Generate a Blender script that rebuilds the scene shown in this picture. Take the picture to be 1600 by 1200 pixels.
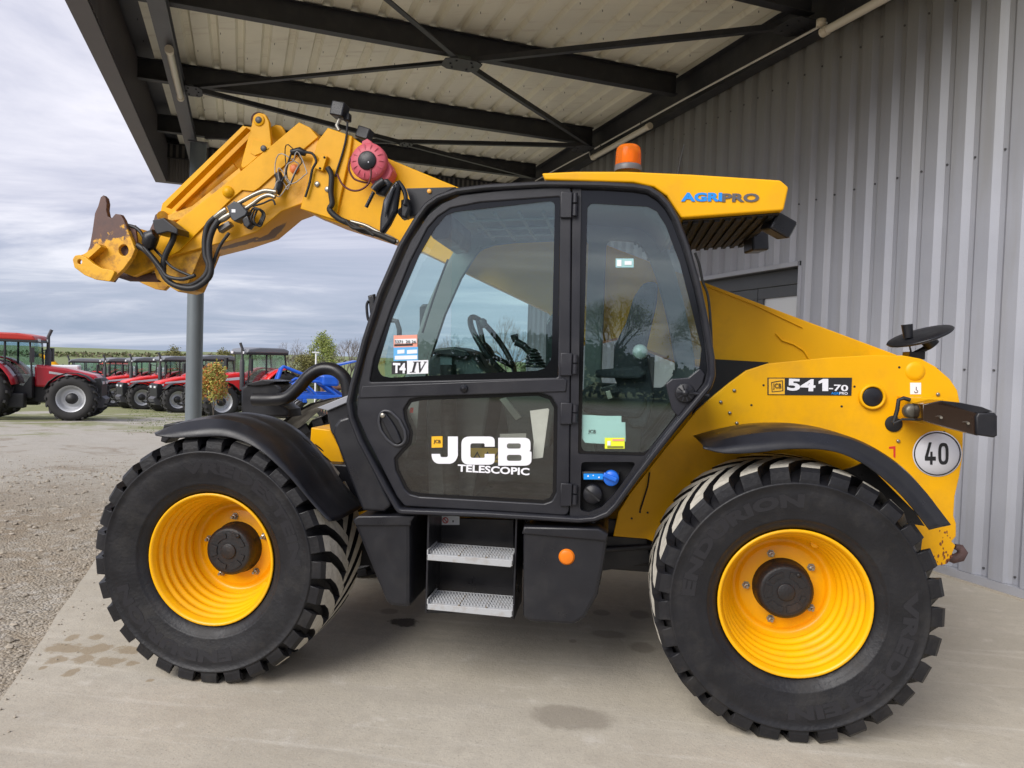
import bpy, bmesh, math, random
from mathutils import Vector, Matrix, noise
random.seed(7)
SC = bpy.context.scene
for o in list(bpy.data.objects): bpy.data.objects.remove(o)
COL = SC.collection
# ------------------------------------------------------------------ camera
YAW, PITCH, ROLL, FPX, CAMZ = 0.1441, -0.030, 0.0321, 1150.0, 1.635
_cy, _sy, _cp, _sp = math.cos(YAW), math.sin(YAW), math.cos(PITCH), math.sin(PITCH)
FWD = Vector((-_sy*_cp, _cy*_cp, _sp)); _r = Vector((_cy, _sy, 0)); _u = _r.cross(FWD)
RGT = _r*math.cos(ROLL) + _u*math.sin(ROLL); UPV = -_r*math.sin(ROLL) + _u*math.cos(ROLL)
EYE = Vector((0, 0, CAMZ))
cd = bpy.data.cameras.new('camera'); cam = bpy.data.objects.new('camera', cd); COL.objects.link(cam)
cam.matrix_world = Matrix(((RGT.x, UPV.x, -FWD.x, 0), (RGT.y, UPV.y, -FWD.y, 0), (RGT.z, UPV.z, -FWD.z, CAMZ), (0, 0, 0, 1)))
cd.sensor_width = 36; cd.lens = FPX/1600*36; cd.clip_end = 3000; cd.clip_start = 0.05
SC.camera = cam
# ------------------------------------------------------------------ light
SUN_EL, SUN_AZ = math.radians(36), math.radians(-148)   # azimuth measured from +Y towards +X, where the sun stands
SKY_GAIN, SUN_W, EXPO = 0.80, 2.2, 0.74
SC.view_settings.view_transform = 'Standard'; SC.view_settings.look = 'None'
SC.view_settings.exposure = EXPO; SC.view_settings.gamma = 1; SC.view_settings.use_curve_mapping = False
sd = bpy.data.lights.new('sun', 'SUN'); sd.energy = SUN_W; sd.angle = math.radians(42); sd.color = (1, .965, .92)
sun = bpy.data.objects.new('sun', sd); COL.objects.link(sun)
_sv = Vector((math.sin(SUN_AZ)*math.cos(SUN_EL), math.cos(SUN_AZ)*math.cos(SUN_EL), math.sin(SUN_EL)))
sun.rotation_euler = _sv.to_track_quat('Z', 'Y').to_euler(); sun.location = (0, 0, 30)
w = bpy.data.worlds.new('World'); SC.world = w; w.use_nodes = True
nt = w.node_tree; nt.nodes.clear(); L = nt.links.new
def wn(t, **k):
    n = nt.nodes.new(t)
    for a, b in k.items(): setattr(n, a, b)
    return n
def wmath(op, a, b=None, c=None):
    n = wn('ShaderNodeMath', operation=op)
    for i, v in enumerate((a, b, c)):
        if v is None: continue
        if isinstance(v, (int, float)): n.inputs[i].default_value = v
        else: L(v, n.inputs[i])
    return n.outputs[0]
tc = wn('ShaderNodeTexCoord'); sx = wn('ShaderNodeSeparateXYZ'); L(tc.outputs['Generated'], sx.inputs[0])
zc = wmath('MAXIMUM', sx.outputs[2], 0.0015)
cmb = wn('ShaderNodeCombineXYZ'); L(sx.outputs[0], cmb.inputs[0]); L(sx.outputs[1], cmb.inputs[1]); L(zc, cmb.inputs[2])
sky = wn('ShaderNodeTexSky', sky_type='NISHITA', sun_disc=False, sun_elevation=SUN_EL, sun_rotation=SUN_AZ, dust_density=2.0)
L(cmb.outputs[0], sky.inputs[0])
skg = wn('ShaderNodeVectorMath', operation='SCALE'); L(sky.outputs[0], skg.inputs[0]); skg.inputs['Scale'].default_value = 0.1
dz = wmath('ADD', zc, 0.09)
pl = wn('ShaderNodeCombineXYZ'); L(wmath('DIVIDE', sx.outputs[0], dz), pl.inputs[0]); L(wmath('DIVIDE', sx.outputs[1], dz), pl.inputs[1])
mp = wn('ShaderNodeMapping'); L(pl.outputs[0], mp.inputs[0]); mp.inputs['Rotation'].default_value = (0, 0, .5); mp.inputs['Scale'].default_value = (.50, .80, 1)
n1 = wn('ShaderNodeTexNoise'); L(mp.outputs[0], n1.inputs[0]); n1.inputs['Scale'].default_value = .80; n1.inputs['Detail'].default_value = 10; n1.inputs['Roughness'].default_value = .60; n1.inputs['Distortion'].default_value = .5
rp = wn('ShaderNodeValToRGB'); L(n1.outputs[0], rp.inputs[0])
e = rp.color_ramp.elements; e[0].position = .36; e[0].color = (.34, .37, .48, 1); e[1].position = .66; e[1].color = (.84, .82, .88, 1)
m_ = e.new(.50); m_.color = (.47, .48, .59, 1)
# thin blue-grey band low over the land
hz = wn('ShaderNodeMapRange'); L(zc, hz.inputs[0]); hz.inputs[1].default_value = .02; hz.inputs[2].default_value = .17; hz.inputs[3].default_value = .50; hz.inputs[4].default_value = 0.0
mh = wn('ShaderNodeMixRGB'); L(hz.outputs[0], mh.inputs[0]); L(rp.outputs[0], mh.inputs[1]); mh.inputs[2].default_value = (.245, .34, .47, 1)
mx = wn('ShaderNodeMixRGB'); mx.inputs[0].default_value = .88; L(skg.outputs[0], mx.inputs[1]); L(mh.outputs[0], mx.inputs[2])
bg = wn('ShaderNodeBackground'); L(mx.outputs[0], bg.inputs[0]); bg.inputs[1].default_value = SKY_GAIN
wo = wn('ShaderNodeOutputWorld'); L(bg.outputs[0], wo.inputs[0])

# ------------------------------------------------------------------ helpers
def ray(px, py): return FWD + RGT*((px-800)/FPX) - UPV*((py-600)/FPX)
def V(px, py, Y):
    "point of the plane y = Y that a spot of the photograph shows"
    d = ray(px, py); return EYE + d*(Y/d.y)
def XZ(px, py, Y):
    v = V(px, py, Y); return (v.x, v.z)
WA = 0.4980
WD = Vector((-math.sin(WA), math.cos(WA), 0)); ND = Vector((math.cos(WA), math.sin(WA), 0))
def WN(a, b, z=0.0): return WD*a + ND*b + Vector((0, 0, z))
WROT = math.atan2(WD.y, WD.x)

def tag(o, label=None, cat=None, group=None, kind=None):
    if label: o['label'] = label
    if cat: o['category'] = cat
    if group: o['group'] = group
    if kind: o['kind'] = kind
    return o
def thing(name, loc, label, cat, group=None, rz=0.0):
    o = bpy.data.objects.new(name, None); COL.objects.link(o); o.location = loc; o.rotation_euler = (0, 0, rz); o.empty_display_size = .2
    return tag(o, label, cat, group)
def link(name, me, mat=None, parent=None, local=False):
    o = bpy.data.objects.new(name, me); COL.objects.link(o)
    if mat is not None and len(me.materials) == 0: me.materials.append(mat)
    if parent is not None:
        o.parent = parent
        if not local and parent.type == 'EMPTY':
            o.matrix_parent_inverse = (Matrix.Translation(parent.location) @ parent.rotation_euler.to_matrix().to_4x4()).inverted()
    return o
class MB:
    def __init__(s): s.v = []; s.f = []; s.m = []; s.sm = []
    def add(s, vs, fs, mi=0, smooth=False):
        k = len(s.v); s.v += [tuple(v) for v in vs]
        for f in fs: s.f.append(tuple(i+k for i in f)); s.m.append(mi); s.sm.append(smooth)
        return s
    def box(s, a, b, M=None, mi=0):
        (x0, y0, z0), (x1, y1, z1) = a, b
        vs = [Vector(p) for p in ((x0,y0,z0),(x1,y0,z0),(x1,y1,z0),(x0,y1,z0),(x0,y0,z1),(x1,y0,z1),(x1,y1,z1),(x0,y1,z1))]
        if M is not None: vs = [M @ v for v in vs]
        return s.add(vs, [(0,3,2,1),(4,5,6,7),(0,1,5,4),(1,2,6,5),(2,3,7,6),(3,0,4,7)], mi)
    def prism(s, pts, d0, d1, fn=None, mi=0):
        "pts: list of (x,z) ; extruded from y=d0 to y=d1"
        n = len(pts); fn = fn or (lambda x, y, z: (x, y, z))
        a = sum(pts[i][0]*pts[(i+1)%n][1]-pts[(i+1)%n][0]*pts[i][1] for i in range(n))
        if a < 0: pts = pts[::-1]
        vs = [fn(x, d0, z) for x, z in pts] + [fn(x, d1, z) for x, z in pts]
        fs = [tuple(range(n)), tuple(range(2*n-1, n-1, -1))] + [(i, i+n, (i+1)%n+n, (i+1)%n) for i in range(n)]
        return s.add(vs, fs, mi)
    def tube(s, path, r, seg=8, mi=0, cap=True, closed=False):
        path = [Vector(p) for p in path]; n = len(path); rs = r if isinstance(r, (list, tuple)) else [r]*n
        T = []
        for i in range(n):
            if closed: t = path[(i+1)%n]-path[i-1]
            else: t = path[min(i+1, n-1)]-path[max(i-1, 0)]
            T.append(t.normalized() if t.length > 1e-9 else Vector((0, 0, 1)))
        u = T[0].orthogonal().normalized(); vs = []
        for i in range(n):
            u = (u - T[i]*u.dot(T[i])).normalized(); b = T[i].cross(u)
            for j in range(seg):
                a = 2*math.pi*j/seg; vs.append(path[i] + (u*math.cos(a)+b*math.sin(a))*rs[i])
        fs = []
        for i in range(n if closed else n-1):
            for j in range(seg):
                k = (i+1) % n
                fs.append((i*seg+j, i*seg+(j+1)%seg, k*seg+(j+1)%seg, k*seg+j))
        s.add(vs, fs, mi, True)
        if cap and not closed:
            s.add(vs[:seg], [tuple(range(seg-1, -1, -1))], mi); s.add(vs[-seg:], [tuple(range(seg))], mi)
        return s
    def lathe(s, prof, seg=48, axis='y', c=(0, 0, 0), mi=0, smooth=True, closed=False):
        "prof: list of (r, d) ; d along axis"
        c = Vector(c); vs = []; n = len(prof)
        for r, d in prof:
            for j in range(seg):
                a = 2*math.pi*j/seg; x, z = r*math.cos(a), r*math.sin(a)
                vs.append(c + (Vector((x, d, z)) if axis == 'y' else Vector((x, z, d)) if axis == 'z' else Vector((d, x, z))))
        fs = []
        for i in range(n if closed else n-1):
            k = (i+1) % n
            for j in range(seg): fs.append((i*seg+j, i*seg+(j+1)%seg, k*seg+(j+1)%seg, k*seg+j))
        return s.add(vs, fs, mi, smooth)
    def loft(s, rows, mi=0, smooth=True, closed=False):
        m = len(rows[0]); vs = [p for r in rows for p in r]; fs = []
        for i in range(len(rows)-1):
            for j in range(m if closed else m-1):
                fs.append((i*m+j, i*m+(j+1)%m, (i+1)*m+(j+1)%m, (i+1)*m+j))
        return s.add(vs, fs, mi, smooth)
    def mesh(s, name, mats=()):
        me = bpy.data.meshes.new(name); me.from_pydata(s.v, [], s.f); me.update()
        me.polygons.foreach_set('material_index', s.m); me.polygons.foreach_set('use_smooth', s.sm)
        for m in mats: me.materials.append(m)
        return me
    def build(s, name, mat=None, parent=None, bevel=0, solid=0, fix=True, local=False, seg=2, autos=False):
        me = s.mesh(name, mat if isinstance(mat, (list, tuple)) else ((mat,) if mat else ()))
        if fix:
            bm = bmesh.new(); bm.from_mesh(me); bmesh.ops.recalc_face_normals(bm, faces=bm.faces); bm.to_mesh(me); bm.free()
        o = link(name, me, None, parent, local)
        if solid: m = o.modifiers.new('solid', 'SOLIDIFY'); m.thickness = solid; m.offset = 0
        if bevel: m = o.modifiers.new('bevel', 'BEVEL'); m.width = bevel; m.segments = seg; m.limit_method = 'ANGLE'; m.angle_limit = math.radians(35); m.harden_normals = False
        if autos:
            me.polygons.foreach_set('use_smooth', [True]*len(me.polygons)); me.set_sharp_from_angle(angle=math.radians(38))
        return o
def rnd(pts, r, n=5):
    "round the corners of a closed polygon; r = radius or list of radii"
    out = []; N = len(pts)
    for i in range(N):
        p0, p, p1 = Vector(pts[i-1]), Vector(pts[i]), Vector(pts[(i+1) % N]); rr = r[i] if isinstance(r, (list, tuple)) else r
        a, b = (p0-p), (p1-p); la, lb = a.length, b.length
        if rr <= 0 or la < 1e-6 or lb < 1e-6: out.append(tuple(p)); continue
        a /= la; b /= lb; ang = math.acos(max(-1, min(1, a.dot(b))))
        if ang > 3.0: out.append(tuple(p)); continue
        t = min(rr/math.tan(ang/2), la*.48, lb*.48)
        q0, q1 = p+a*t, p+b*t
        for k in range(n+1):
            s = k/n; out.append(tuple(q0*(1-s)**2 + p*2*s*(1-s) + q1*s*s))
    return out
def inset(pts, d):
    "offset a closed polygon inwards by d"
    N = len(pts); A = sum(pts[i][0]*pts[(i+1)%N][1]-pts[(i+1)%N][0]*pts[i][1] for i in range(N)); sg = 1 if A > 0 else -1; out = []
    for i in range(N):
        p0, p, p1 = Vector(pts[i-1]), Vector(pts[i]), Vector(pts[(i+1) % N])
        a = (p-p0).normalized(); b = (p1-p).normalized()
        na, nb = Vector((-a.y, a.x))*sg, Vector((-b.y, b.x))*sg; m = (na+nb)
        if m.length < 1e-6: m = na
        m.normalize(); k = max(.4, m.dot(na)); out.append(tuple(p+m*(d/k)))
    return out
def _bake(ob, M):
    bpy.context.view_layer.update(); dg = bpy.context.evaluated_depsgraph_get()
    me = bpy.data.meshes.new_from_object(ob.evaluated_get(dg)); me.transform(M); dt = ob.data
    bpy.data.objects.remove(ob); bpy.data.curves.remove(dt); return me
FRONT = lambda y: Matrix(((1, 0, 0, 0), (0, 0, -1, y), (0, 1, 0, 0), (0, 0, 0, 1)))   # local xy -> world xz, local z -> world -y
def plate(name, outline, holes=(), y0=0.0, th=0.02, bev=0.0, mat=None, parent=None, M=None, pxY=None, rr=0, smooth=True, local=False):
    "flat plate with holes whose front face is at y0 and which goes back to y0+th ; outline in (x,z) or, with pxY, in photo pixels on plane y0"
    if pxY is not None:
        outline = [XZ(x, y, pxY) for x, y in outline]; holes = [[XZ(x, y, pxY) for x, y in h] for h in holes]
    if rr: outline = rnd(outline, rr); holes = [rnd(h, rr) for h in holes]
    cu = bpy.data.curves.new(name, 'CURVE'); cu.dimensions = '2D'; cu.fill_mode = 'BOTH'
    for pts in [outline]+list(holes):
        sp = cu.splines.new('POLY'); sp.points.add(len(pts)-1)
        for p, q in zip(sp.points, pts): p.co = (q[0], q[1], 0, 1)
        sp.use_cyclic_u = True
    cu.extrude = max(1e-4, th/2-bev); cu.bevel_depth = bev; cu.bevel_resolution = 2; cu.offset = -bev
    ob = bpy.data.objects.new(name, cu); COL.objects.link(ob)
    me = _bake(ob, M if M is not None else FRONT(y0+th/2)); me.name = name
    me.materials.clear()
    if mat: me.materials.append(mat)
    if bev and smooth:
        me.polygons.foreach_set('use_smooth', [True]*len(me.polygons)); me.set_sharp_from_angle(angle=math.radians(40))
    return link(name, me, None, parent, local)
def plate_cdt(name, outline, holes, y0, th, mat_=None, parent=None):
    from mathutils.geometry import delaunay_2d_cdt
    vs, es = [], []
    for lp in [outline]+list(holes):
        k = len(vs); vs += [Vector(q) for q in lp]; es += [(k+i_, k+(i_+1) % len(lp)) for i_ in range(len(lp))]
    r_ = delaunay_2d_cdt(vs, es, [], 0, 1e-5); P, F = r_[0], r_[2]
    def inside(q, lp):
        c_ = False
        for i_ in range(len(lp)):
            (x1, y1), (x2, y2) = lp[i_], lp[(i_+1) % len(lp)]
            if (y1 > q.y) != (y2 > q.y) and q.x < (x2-x1)*(q.y-y1)/(y2-y1)+x1: c_ = not c_
        return c_
    keep = []
    for f in F:
        c_ = sum((P[i_] for i_ in f), Vector((0, 0)))/len(f)
        if inside(c_, outline) and not any(inside(c_, h) for h in holes): keep.append(f)
    n_ = len(P); mb = MB(); mb.add([(q.x, y0, q.y) for q in P]+[(q.x, y0+th, q.y) for q in P], [tuple(f) for f in keep]+[tuple(i_+n_ for i_ in f[::-1]) for f in keep])
    cnt = {}
    for f in keep:
        for i_ in range(len(f)):
            e_ = (f[i_], f[(i_+1) % len(f)]); k = tuple(sorted(e_)); cnt[k] = cnt.get(k, 0)+1
    mb.add(mb.v[:], [(a_, b_, b_+n_, a_+n_) for (a_, b_), c_ in cnt.items() if c_ == 1])
    o = mb.build(name, mat_, parent, fix=False); bm = bmesh.new(); bm.from_mesh(o.data); bmesh.ops.remove_doubles(bm, verts=bm.verts, dist=1e-5); bmesh.ops.recalc_face_normals(bm, faces=bm.faces); bm.to_mesh(o.data); bm.free(); return o
def text_mesh(s, size, th=.002, bold=0.0, spacing=1.0, sx=1.0, shear=0.0, align='CENTER'):
    cu = bpy.data.curves.new('lettering', 'FONT'); cu.body = s; cu.size = size; cu.extrude = th/2; cu.offset = bold; cu.space_character = spacing
    cu.align_x = align; cu.align_y = 'CENTER'; cu.shear = shear; cu.resolution_u = 3
    ob = bpy.data.objects.new('lettering', cu); COL.objects.link(ob)
    return _bake(ob, Matrix.Diagonal((sx, 1, 1, 1)))
def text(s, px, py, Y, wpx, hpx, mat, parent, bold=0.0, th=.002, shear=0.0, rot=0.0, name='lettering', spacing=1.0):
    "flat lettering filling wpx x hpx pixels of the photo, centred on a pixel, front face 1 mm in front of plane Y"
    me = text_mesh(s, 1.0, .001, bold, spacing, shear=shear)
    xs = [v.co.x for v in me.vertices]; ys = [v.co.y for v in me.vertices]
    c = V(px, py, Y); W_ = (V(px+wpx/2, py, Y)-V(px-wpx/2, py, Y)).length; H_ = (V(px, py-hpx/2, Y)-V(px, py+hpx/2, Y)).length
    kx = W_/(max(xs)-min(xs)); ky = H_/(max(ys)-min(ys)); mx_, my_ = (max(xs)+min(xs))/2, (max(ys)+min(ys))/2
    for v in me.vertices:
        x, y = (v.co.x-mx_)*kx, (v.co.y-my_)*ky; ca, sa = math.cos(rot), math.sin(rot)
        v.co = (c.x + x*ca-y*sa, Y - th + v.co.z, c.z + x*sa+y*ca)
    me.materials.clear(); me.materials.append(mat); return link(name, me, None, parent)

# ------------------------------------------------------------------ materials
def mat(name, col, rough=.5, metal=0.0, bump=0.0, bscale=40.0, var=0.0, vscale=3.0, spec=.5, coat=0.0, dirt=None, dirtamt=0.0, dscale=2.0, emit=None, rvar=0.0):
    m = bpy.data.materials.new(name); m.use_nodes = True; n = m.node_tree.nodes; l = m.node_tree.links.new
    p = n['Principled BSDF']; p.inputs['Base Color'].default_value = (*col, 1); p.inputs['Roughness'].default_value = rough; p.inputs['Metallic'].default_value = metal
    p.inputs['Specular IOR Level'].default_value = spec; p.inputs['Coat Weight'].default_value = coat; p.inputs['Coat Roughness'].default_value = .08
    g = n.new('ShaderNodeNewGeometry')
    src = None
    if var:
        t = n.new('ShaderNodeTexNoise'); t.inputs['Scale'].default_value = vscale; t.inputs['Detail'].default_value = 6; l(g.outputs['Position'], t.inputs[0])
        r = n.new('ShaderNodeMapRange'); l(t.outputs[0], r.inputs[0]); r.inputs[1].default_value = .3; r.inputs[2].default_value = .7; r.inputs[3].default_value = 1-var; r.inputs[4].default_value = 1+var
        h = n.new('ShaderNodeVectorMath'); h.operation = 'SCALE'; h.inputs[0].default_value = col; l(r.outputs[0], h.inputs['Scale']); src = h.outputs[0]
    if dirt:
        t = n.new('ShaderNodeTexNoise'); t.inputs['Scale'].default_value = dscale; t.inputs['Detail'].default_value = 10; t.inputs['Roughness'].default_value = .65; l(g.outputs['Position'], t.inputs[0])
        r = n.new('ShaderNodeMapRange'); l(t.outputs[0], r.inputs[0]); r.inputs[1].default_value = .5; r.inputs[2].default_value = .75; r.inputs[3].default_value = 0; r.inputs[4].default_value = dirtamt
        x = n.new('ShaderNodeMixRGB'); l(r.outputs[0], x.inputs[0]); x.inputs[1].default_value = (*col, 1); x.inputs[2].default_value = (*dirt, 1)
        if src is not None: l(src, x.inputs[1])
        src = x.outputs[0]
    if src is not None: l(src, p.inputs['Base Color'])
    if rvar:
        t = n.new('ShaderNodeTexNoise'); t.inputs['Scale'].default_value = 7; t.inputs['Detail'].default_value = 8; l(g.outputs['Position'], t.inputs[0])
        r = n.new('ShaderNodeMapRange'); l(t.outputs[0], r.inputs[0]); r.inputs[1].default_value = .3; r.inputs[2].default_value = .7; r.inputs[3].default_value = rough-rvar; r.inputs[4].default_value = rough+rvar; l(r.outputs[0], p.inputs['Roughness'])
    if bump:
        t = n.new('ShaderNodeTexNoise'); t.inputs['Scale'].default_value = bscale; t.inputs['Detail'].default_value = 4; l(g.outputs['Position'], t.inputs[0])
        b = n.new('ShaderNodeBump'); b.inputs['Strength'].default_value = bump; b.inputs['Distance'].default_value = .01; l(t.outputs[0], b.inputs['Height']); l(b.outputs[0], p.inputs['Normal'])
    if emit: p.inputs['Emission Color'].default_value = (*emit, 1); p.inputs['Emission Strength'].default_value = 1
    return m
def glass(name, tint=(.80, .90, .87), ior=1.8, rough=0.0):
    m = bpy.data.materials.new(name); m.use_nodes = True; n = m.node_tree.nodes; n.clear(); l = m.node_tree.links.new
    o = n.new('ShaderNodeOutputMaterial'); t = n.new('ShaderNodeBsdfTransparent'); t.inputs[0].default_value = (*tint, 1)
    g = n.new('ShaderNodeBsdfGlossy'); g.inputs['Roughness'].default_value = rough; g.inputs[0].default_value = (.95, .97, 1, 1)
    f = n.new('ShaderNodeFresnel'); x = n.new('ShaderNodeMixShader')
    bf = n.new('ShaderNodeNewGeometry'); mr = n.new('ShaderNodeMapRange'); l(bf.outputs['Backfacing'], mr.inputs[0]); mr.inputs[3].default_value = ior; mr.inputs[4].default_value = 1/ior; l(mr.outputs[0], f.inputs[0])
    l(f.outputs[0], x.inputs[0]); l(t.outputs[0], x.inputs[1]); l(g.outputs[0], x.inputs[2]); l(x.outputs[0], o.inputs[0]); return m
YEL = mat('yellow_paint', (.81, .40, .002), .40, var=.06, vscale=2.2, spec=.25, dirt=(.34, .17, .03), dirtamt=.32, dscale=3.5, rvar=.08, bump=.03, bscale=18)
YEL2 = mat('rim_yellow', (.85, .42, .002), .33, spec=.4, var=.04, dirt=(.36, .18, .04), dirtamt=.3, dscale=7)
YELW = mat('worn_yellow', (.74, .38, .01), .5, var=.12, vscale=5, dirt=(.14, .05, .025), dirtamt=1.0, dscale=8, bump=.15)
RUST = mat('rust_steel', (.085, .048, .045), .7, var=.35, vscale=14, bump=.4, bscale=60, dirt=(.18, .065, .03), dirtamt=.7, dscale=12)
BLK = mat('black_coated_steel', (.0125, .013, .018), .40, bump=.10, bscale=260, var=.2, vscale=4, spec=.45, dirt=(.055, .052, .05), dirtamt=.22, dscale=5, rvar=.10)
BLKP = mat('black_plastic', (.0095, .010, .0135), .38, bump=.06, bscale=300, spec=.45, dirt=(.05, .047, .044), dirtamt=.25, dscale=6, rvar=.12)
BLKM = mat('black_matt', (.006, .006, .007), .7)
FRIT = mat('black_glass_print', (.004, .0045, .006), .12)
RUB = mat('tyre_rubber', (.0085, .0085, .0105), .50, bump=.2, bscale=60, var=.3, vscale=6, spec=.40, dirt=(.045, .040, .034), dirtamt=.40, dscale=7, rvar=.12)
RUBT = mat('dusty_lug_top', (.52, .49, .42), .9, bump=.3, bscale=90, var=.12, vscale=25, dirt=(.22, .20, .16), dirtamt=.5, dscale=34)
RUBL = mat('tyre_lettering', (.0145, .0145, .018), .38)
GLS = glass('tinted_glass', (.865, .96, .945), 1.82)
GLSW = glass('windscreen_glass', (.93, .985, .975), 1.5)
TRIM = mat('cab_trim_grey', (.15, .17, .165), .6, var=.06)
GLSL = glass('lower_glass', (.90, .905, .87), 1.75)
GLSC = glass('clear_glass', (.86, .92, .92), 1.5)
WHT = mat('white_vinyl', (.78, .78, .82), .4)
STEP = mat('painted_grating', (.38, .39, .40), .5, dirt=(.25, .2, .15), dirtamt=.6, dscale=25)
GREYM = mat('grey_galvanised', (.30, .33, .35), .42, metal=.3, var=.06)
SILV = mat('zinc_fitting', (.36, .34, .29), .35, metal=.8)
HOSE = mat('rubber_hose', (.018, .018, .02), .5, bump=.1, bscale=200)
CABLE = mat('black_cable', (.012, .012, .012), .6)
GCABLE = mat('grey_cable', (.38, .36, .33), .5)
ORNG = mat('orange_reflector', (.74, .18, .005), .3)
PINK = mat('faded_red_plastic', (.58, .10, .135), .5, var=.08, vscale=12)
# ================================================================== SETTING
def nodes_mat(name):
    m = bpy.data.materials.new(name); m.use_nodes = True; return m, m.node_tree.nodes, m.node_tree.links.new, m.node_tree.nodes['Principled BSDF']
def nz(n, l, vec, scale, detail=5, rough=.55, dist=0):
    t = n.new('ShaderNodeTexNoise'); t.inputs['Scale'].default_value = scale; t.inputs['Detail'].default_value = detail; t.inputs['Roughness'].default_value = rough; t.inputs['Distortion'].default_value = dist
    l(vec, t.inputs[0]); return t.outputs[0]
def rng(n, l, x, a, b, c=0, d=1):
    r = n.new('ShaderNodeMapRange'); l(x, r.inputs[0])
    for i, v in enumerate((a, b, c, d)): r.inputs[i+1].default_value = v
    return r.outputs[0]
def mixc(n, l, f, a, b, bt='MIX'):
    x = n.new('ShaderNodeMixRGB'); x.blend_type = bt
    if isinstance(f, float): x.inputs[0].default_value = f
    else: l(f, x.inputs[0])
    for i, c in ((1, a), (2, b)):
        if isinstance(c, tuple): x.inputs[i].default_value = (*c, 1)
        else: l(c, x.inputs[i])
    return x.outputs[0]
# concrete slab with stains of its own
m, n, l, p = nodes_mat('slab_concrete'); g = n.new('ShaderNodeNewGeometry').outputs['Position']
c = mixc(n, l, rng(n, l, nz(n, l, g, 1.1, 8), .35, .7), (.53, .485, .40), (.42, .38, .305))
c = mixc(n, l, rng(n, l, nz(n, l, g, 14, 9, .75), .42, .72, 0, .6), c, (.37, .335, .28))
c = mixc(n, l, rng(n, l, nz(n, l, g, 90, 3), .60, .72, 0, .6), c, (.25, .22, .18))
mpg = n.new('ShaderNodeMapping'); l(g, mpg.inputs[0]); mpg.inputs['Rotation'].default_value = (0, 0, WROT+.3); mpg.inputs['Scale'].default_value = (.6, 7, 1)
c = mixc(n, l, rng(n, l, nz(n, l, mpg.outputs[0], 1.3, 6, .6, .6), .56, .70, 0, .38), c, (.66, .63, .56))
c = mixc(n, l, rng(n, l, nz(n, l, g, .55, 6, .6, .4), .52, .66, 0, .35), c, (.40, .36, .30))
mpg2 = n.new('ShaderNodeMapping'); l(g, mpg2.inputs[0]); mpg2.inputs['Rotation'].default_value = (0, 0, .35); mpg2.inputs['Scale'].default_value = (.35, 3.5, 1)
c = mixc(n, l, rng(n, l, nz(n, l, mpg2.outputs[0], 1.6, 8, .68, 1.1), .54, .66, 0, .42), c, (.38, .345, .29))
c = mixc(n, l, rng(n, l, nz(n, l, g, 5, 9, .7), .58, .70, 0, .4), c, (.66, .63, .57))
c = mixc(n, l, rng(n, l, nz(n, l, g, 230, 2, .8), .48, .62, 0, .28), c, (.30, .27, .22))
c = mixc(n, l, rng(n, l, nz(n, l, g, 2.6, 9, .72), .50, .66, 0, .40), c, (.37, .33, .265))
def spots(lst, col, c, strength=.8, jag=.35):
    wob = n.new('ShaderNodeTexNoise'); wob.inputs['Scale'].default_value = 14; wob.inputs['Detail'].default_value = 9; wob.inputs['Roughness'].default_value = .68; l(g, wob.inputs[0])
    acc = None
    for (x, y, rx, ry) in lst:
        v = n.new('ShaderNodeVectorMath'); v.operation = 'SUBTRACT'; l(g, v.inputs[0]); v.inputs[1].default_value = (x, y, 0)
        v2 = n.new('ShaderNodeVectorMath'); v2.operation = 'MULTIPLY'; l(v.outputs[0], v2.inputs[0]); v2.inputs[1].default_value = (1/rx, 1/ry, 0)
        ln = n.new('ShaderNodeVectorMath'); ln.operation = 'LENGTH'; l(v2.outputs[0], ln.inputs[0])
        a = n.new('ShaderNodeMath'); a.operation = 'MULTIPLY_ADD'; l(wob.outputs[0], a.inputs[0]); a.inputs[1].default_value = 2.2*jag*2; l(ln.outputs['Value'], a.inputs[2])
        r = rng(n, l, a.outputs[0], .8+jag*2.2, 1.15+jag*2.2, strength, 0)
        if acc is None: acc = r
        else:
            q = n.new('ShaderNodeMath'); q.operation = 'MAXIMUM'; l(acc, q.inputs[0]); l(r, q.inputs[1]); acc = q.outputs[0]
    return mixc(n, l, acc, c, col)
def gp(px, py, z=0.0):
    d = ray(px, py); t = (z-CAMZ)/d.z; return EYE + d*t
def sp(px, py, wpx, hpx):
    a = gp(px, py); b = gp(px+wpx/2, py); q = gp(px, py+hpx/2); return (a.x, a.y, (b-a).length, (q-a).length)
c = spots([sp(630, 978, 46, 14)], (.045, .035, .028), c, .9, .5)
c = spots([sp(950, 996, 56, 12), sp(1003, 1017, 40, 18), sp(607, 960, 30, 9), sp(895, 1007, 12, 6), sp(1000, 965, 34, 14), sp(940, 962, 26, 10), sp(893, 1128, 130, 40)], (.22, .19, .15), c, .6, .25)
c = spots([sp(113, 1002, 22, 10), sp(150, 1001, 22, 8), sp(100, 1018, 60, 14), sp(150, 1020, 50, 16), sp(200, 1022, 50, 12), sp(90, 1036, 30, 12), sp(130, 1036, 40, 12), sp(170, 1040, 50, 14), sp(113, 1056, 22, 12), sp(205, 1042, 24, 9), sp(310, 1066, 22, 10), sp(235, 1069, 14, 6), sp(66, 1050, 10, 5)], (.27, .20, .115), c, .7, .62)
l(c, p.inputs['Base Color']); p.inputs['Roughness'].default_value = .82
b = n.new('ShaderNodeBump'); b.inputs['Strength'].default_value = .7; b.inputs['Distance'].default_value = .005; l(nz(n, l, g, 45, 9, .75), b.inputs['Height']); l(b.outputs[0], p.inputs['Normal'])
CONC = m
GZ = .02
SLAB_N0, SLAB_W0, SLAB_W1 = -1.0, -7.0, 15.2
ob = MB(); pts = []
random.seed(3); K = 160
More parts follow.
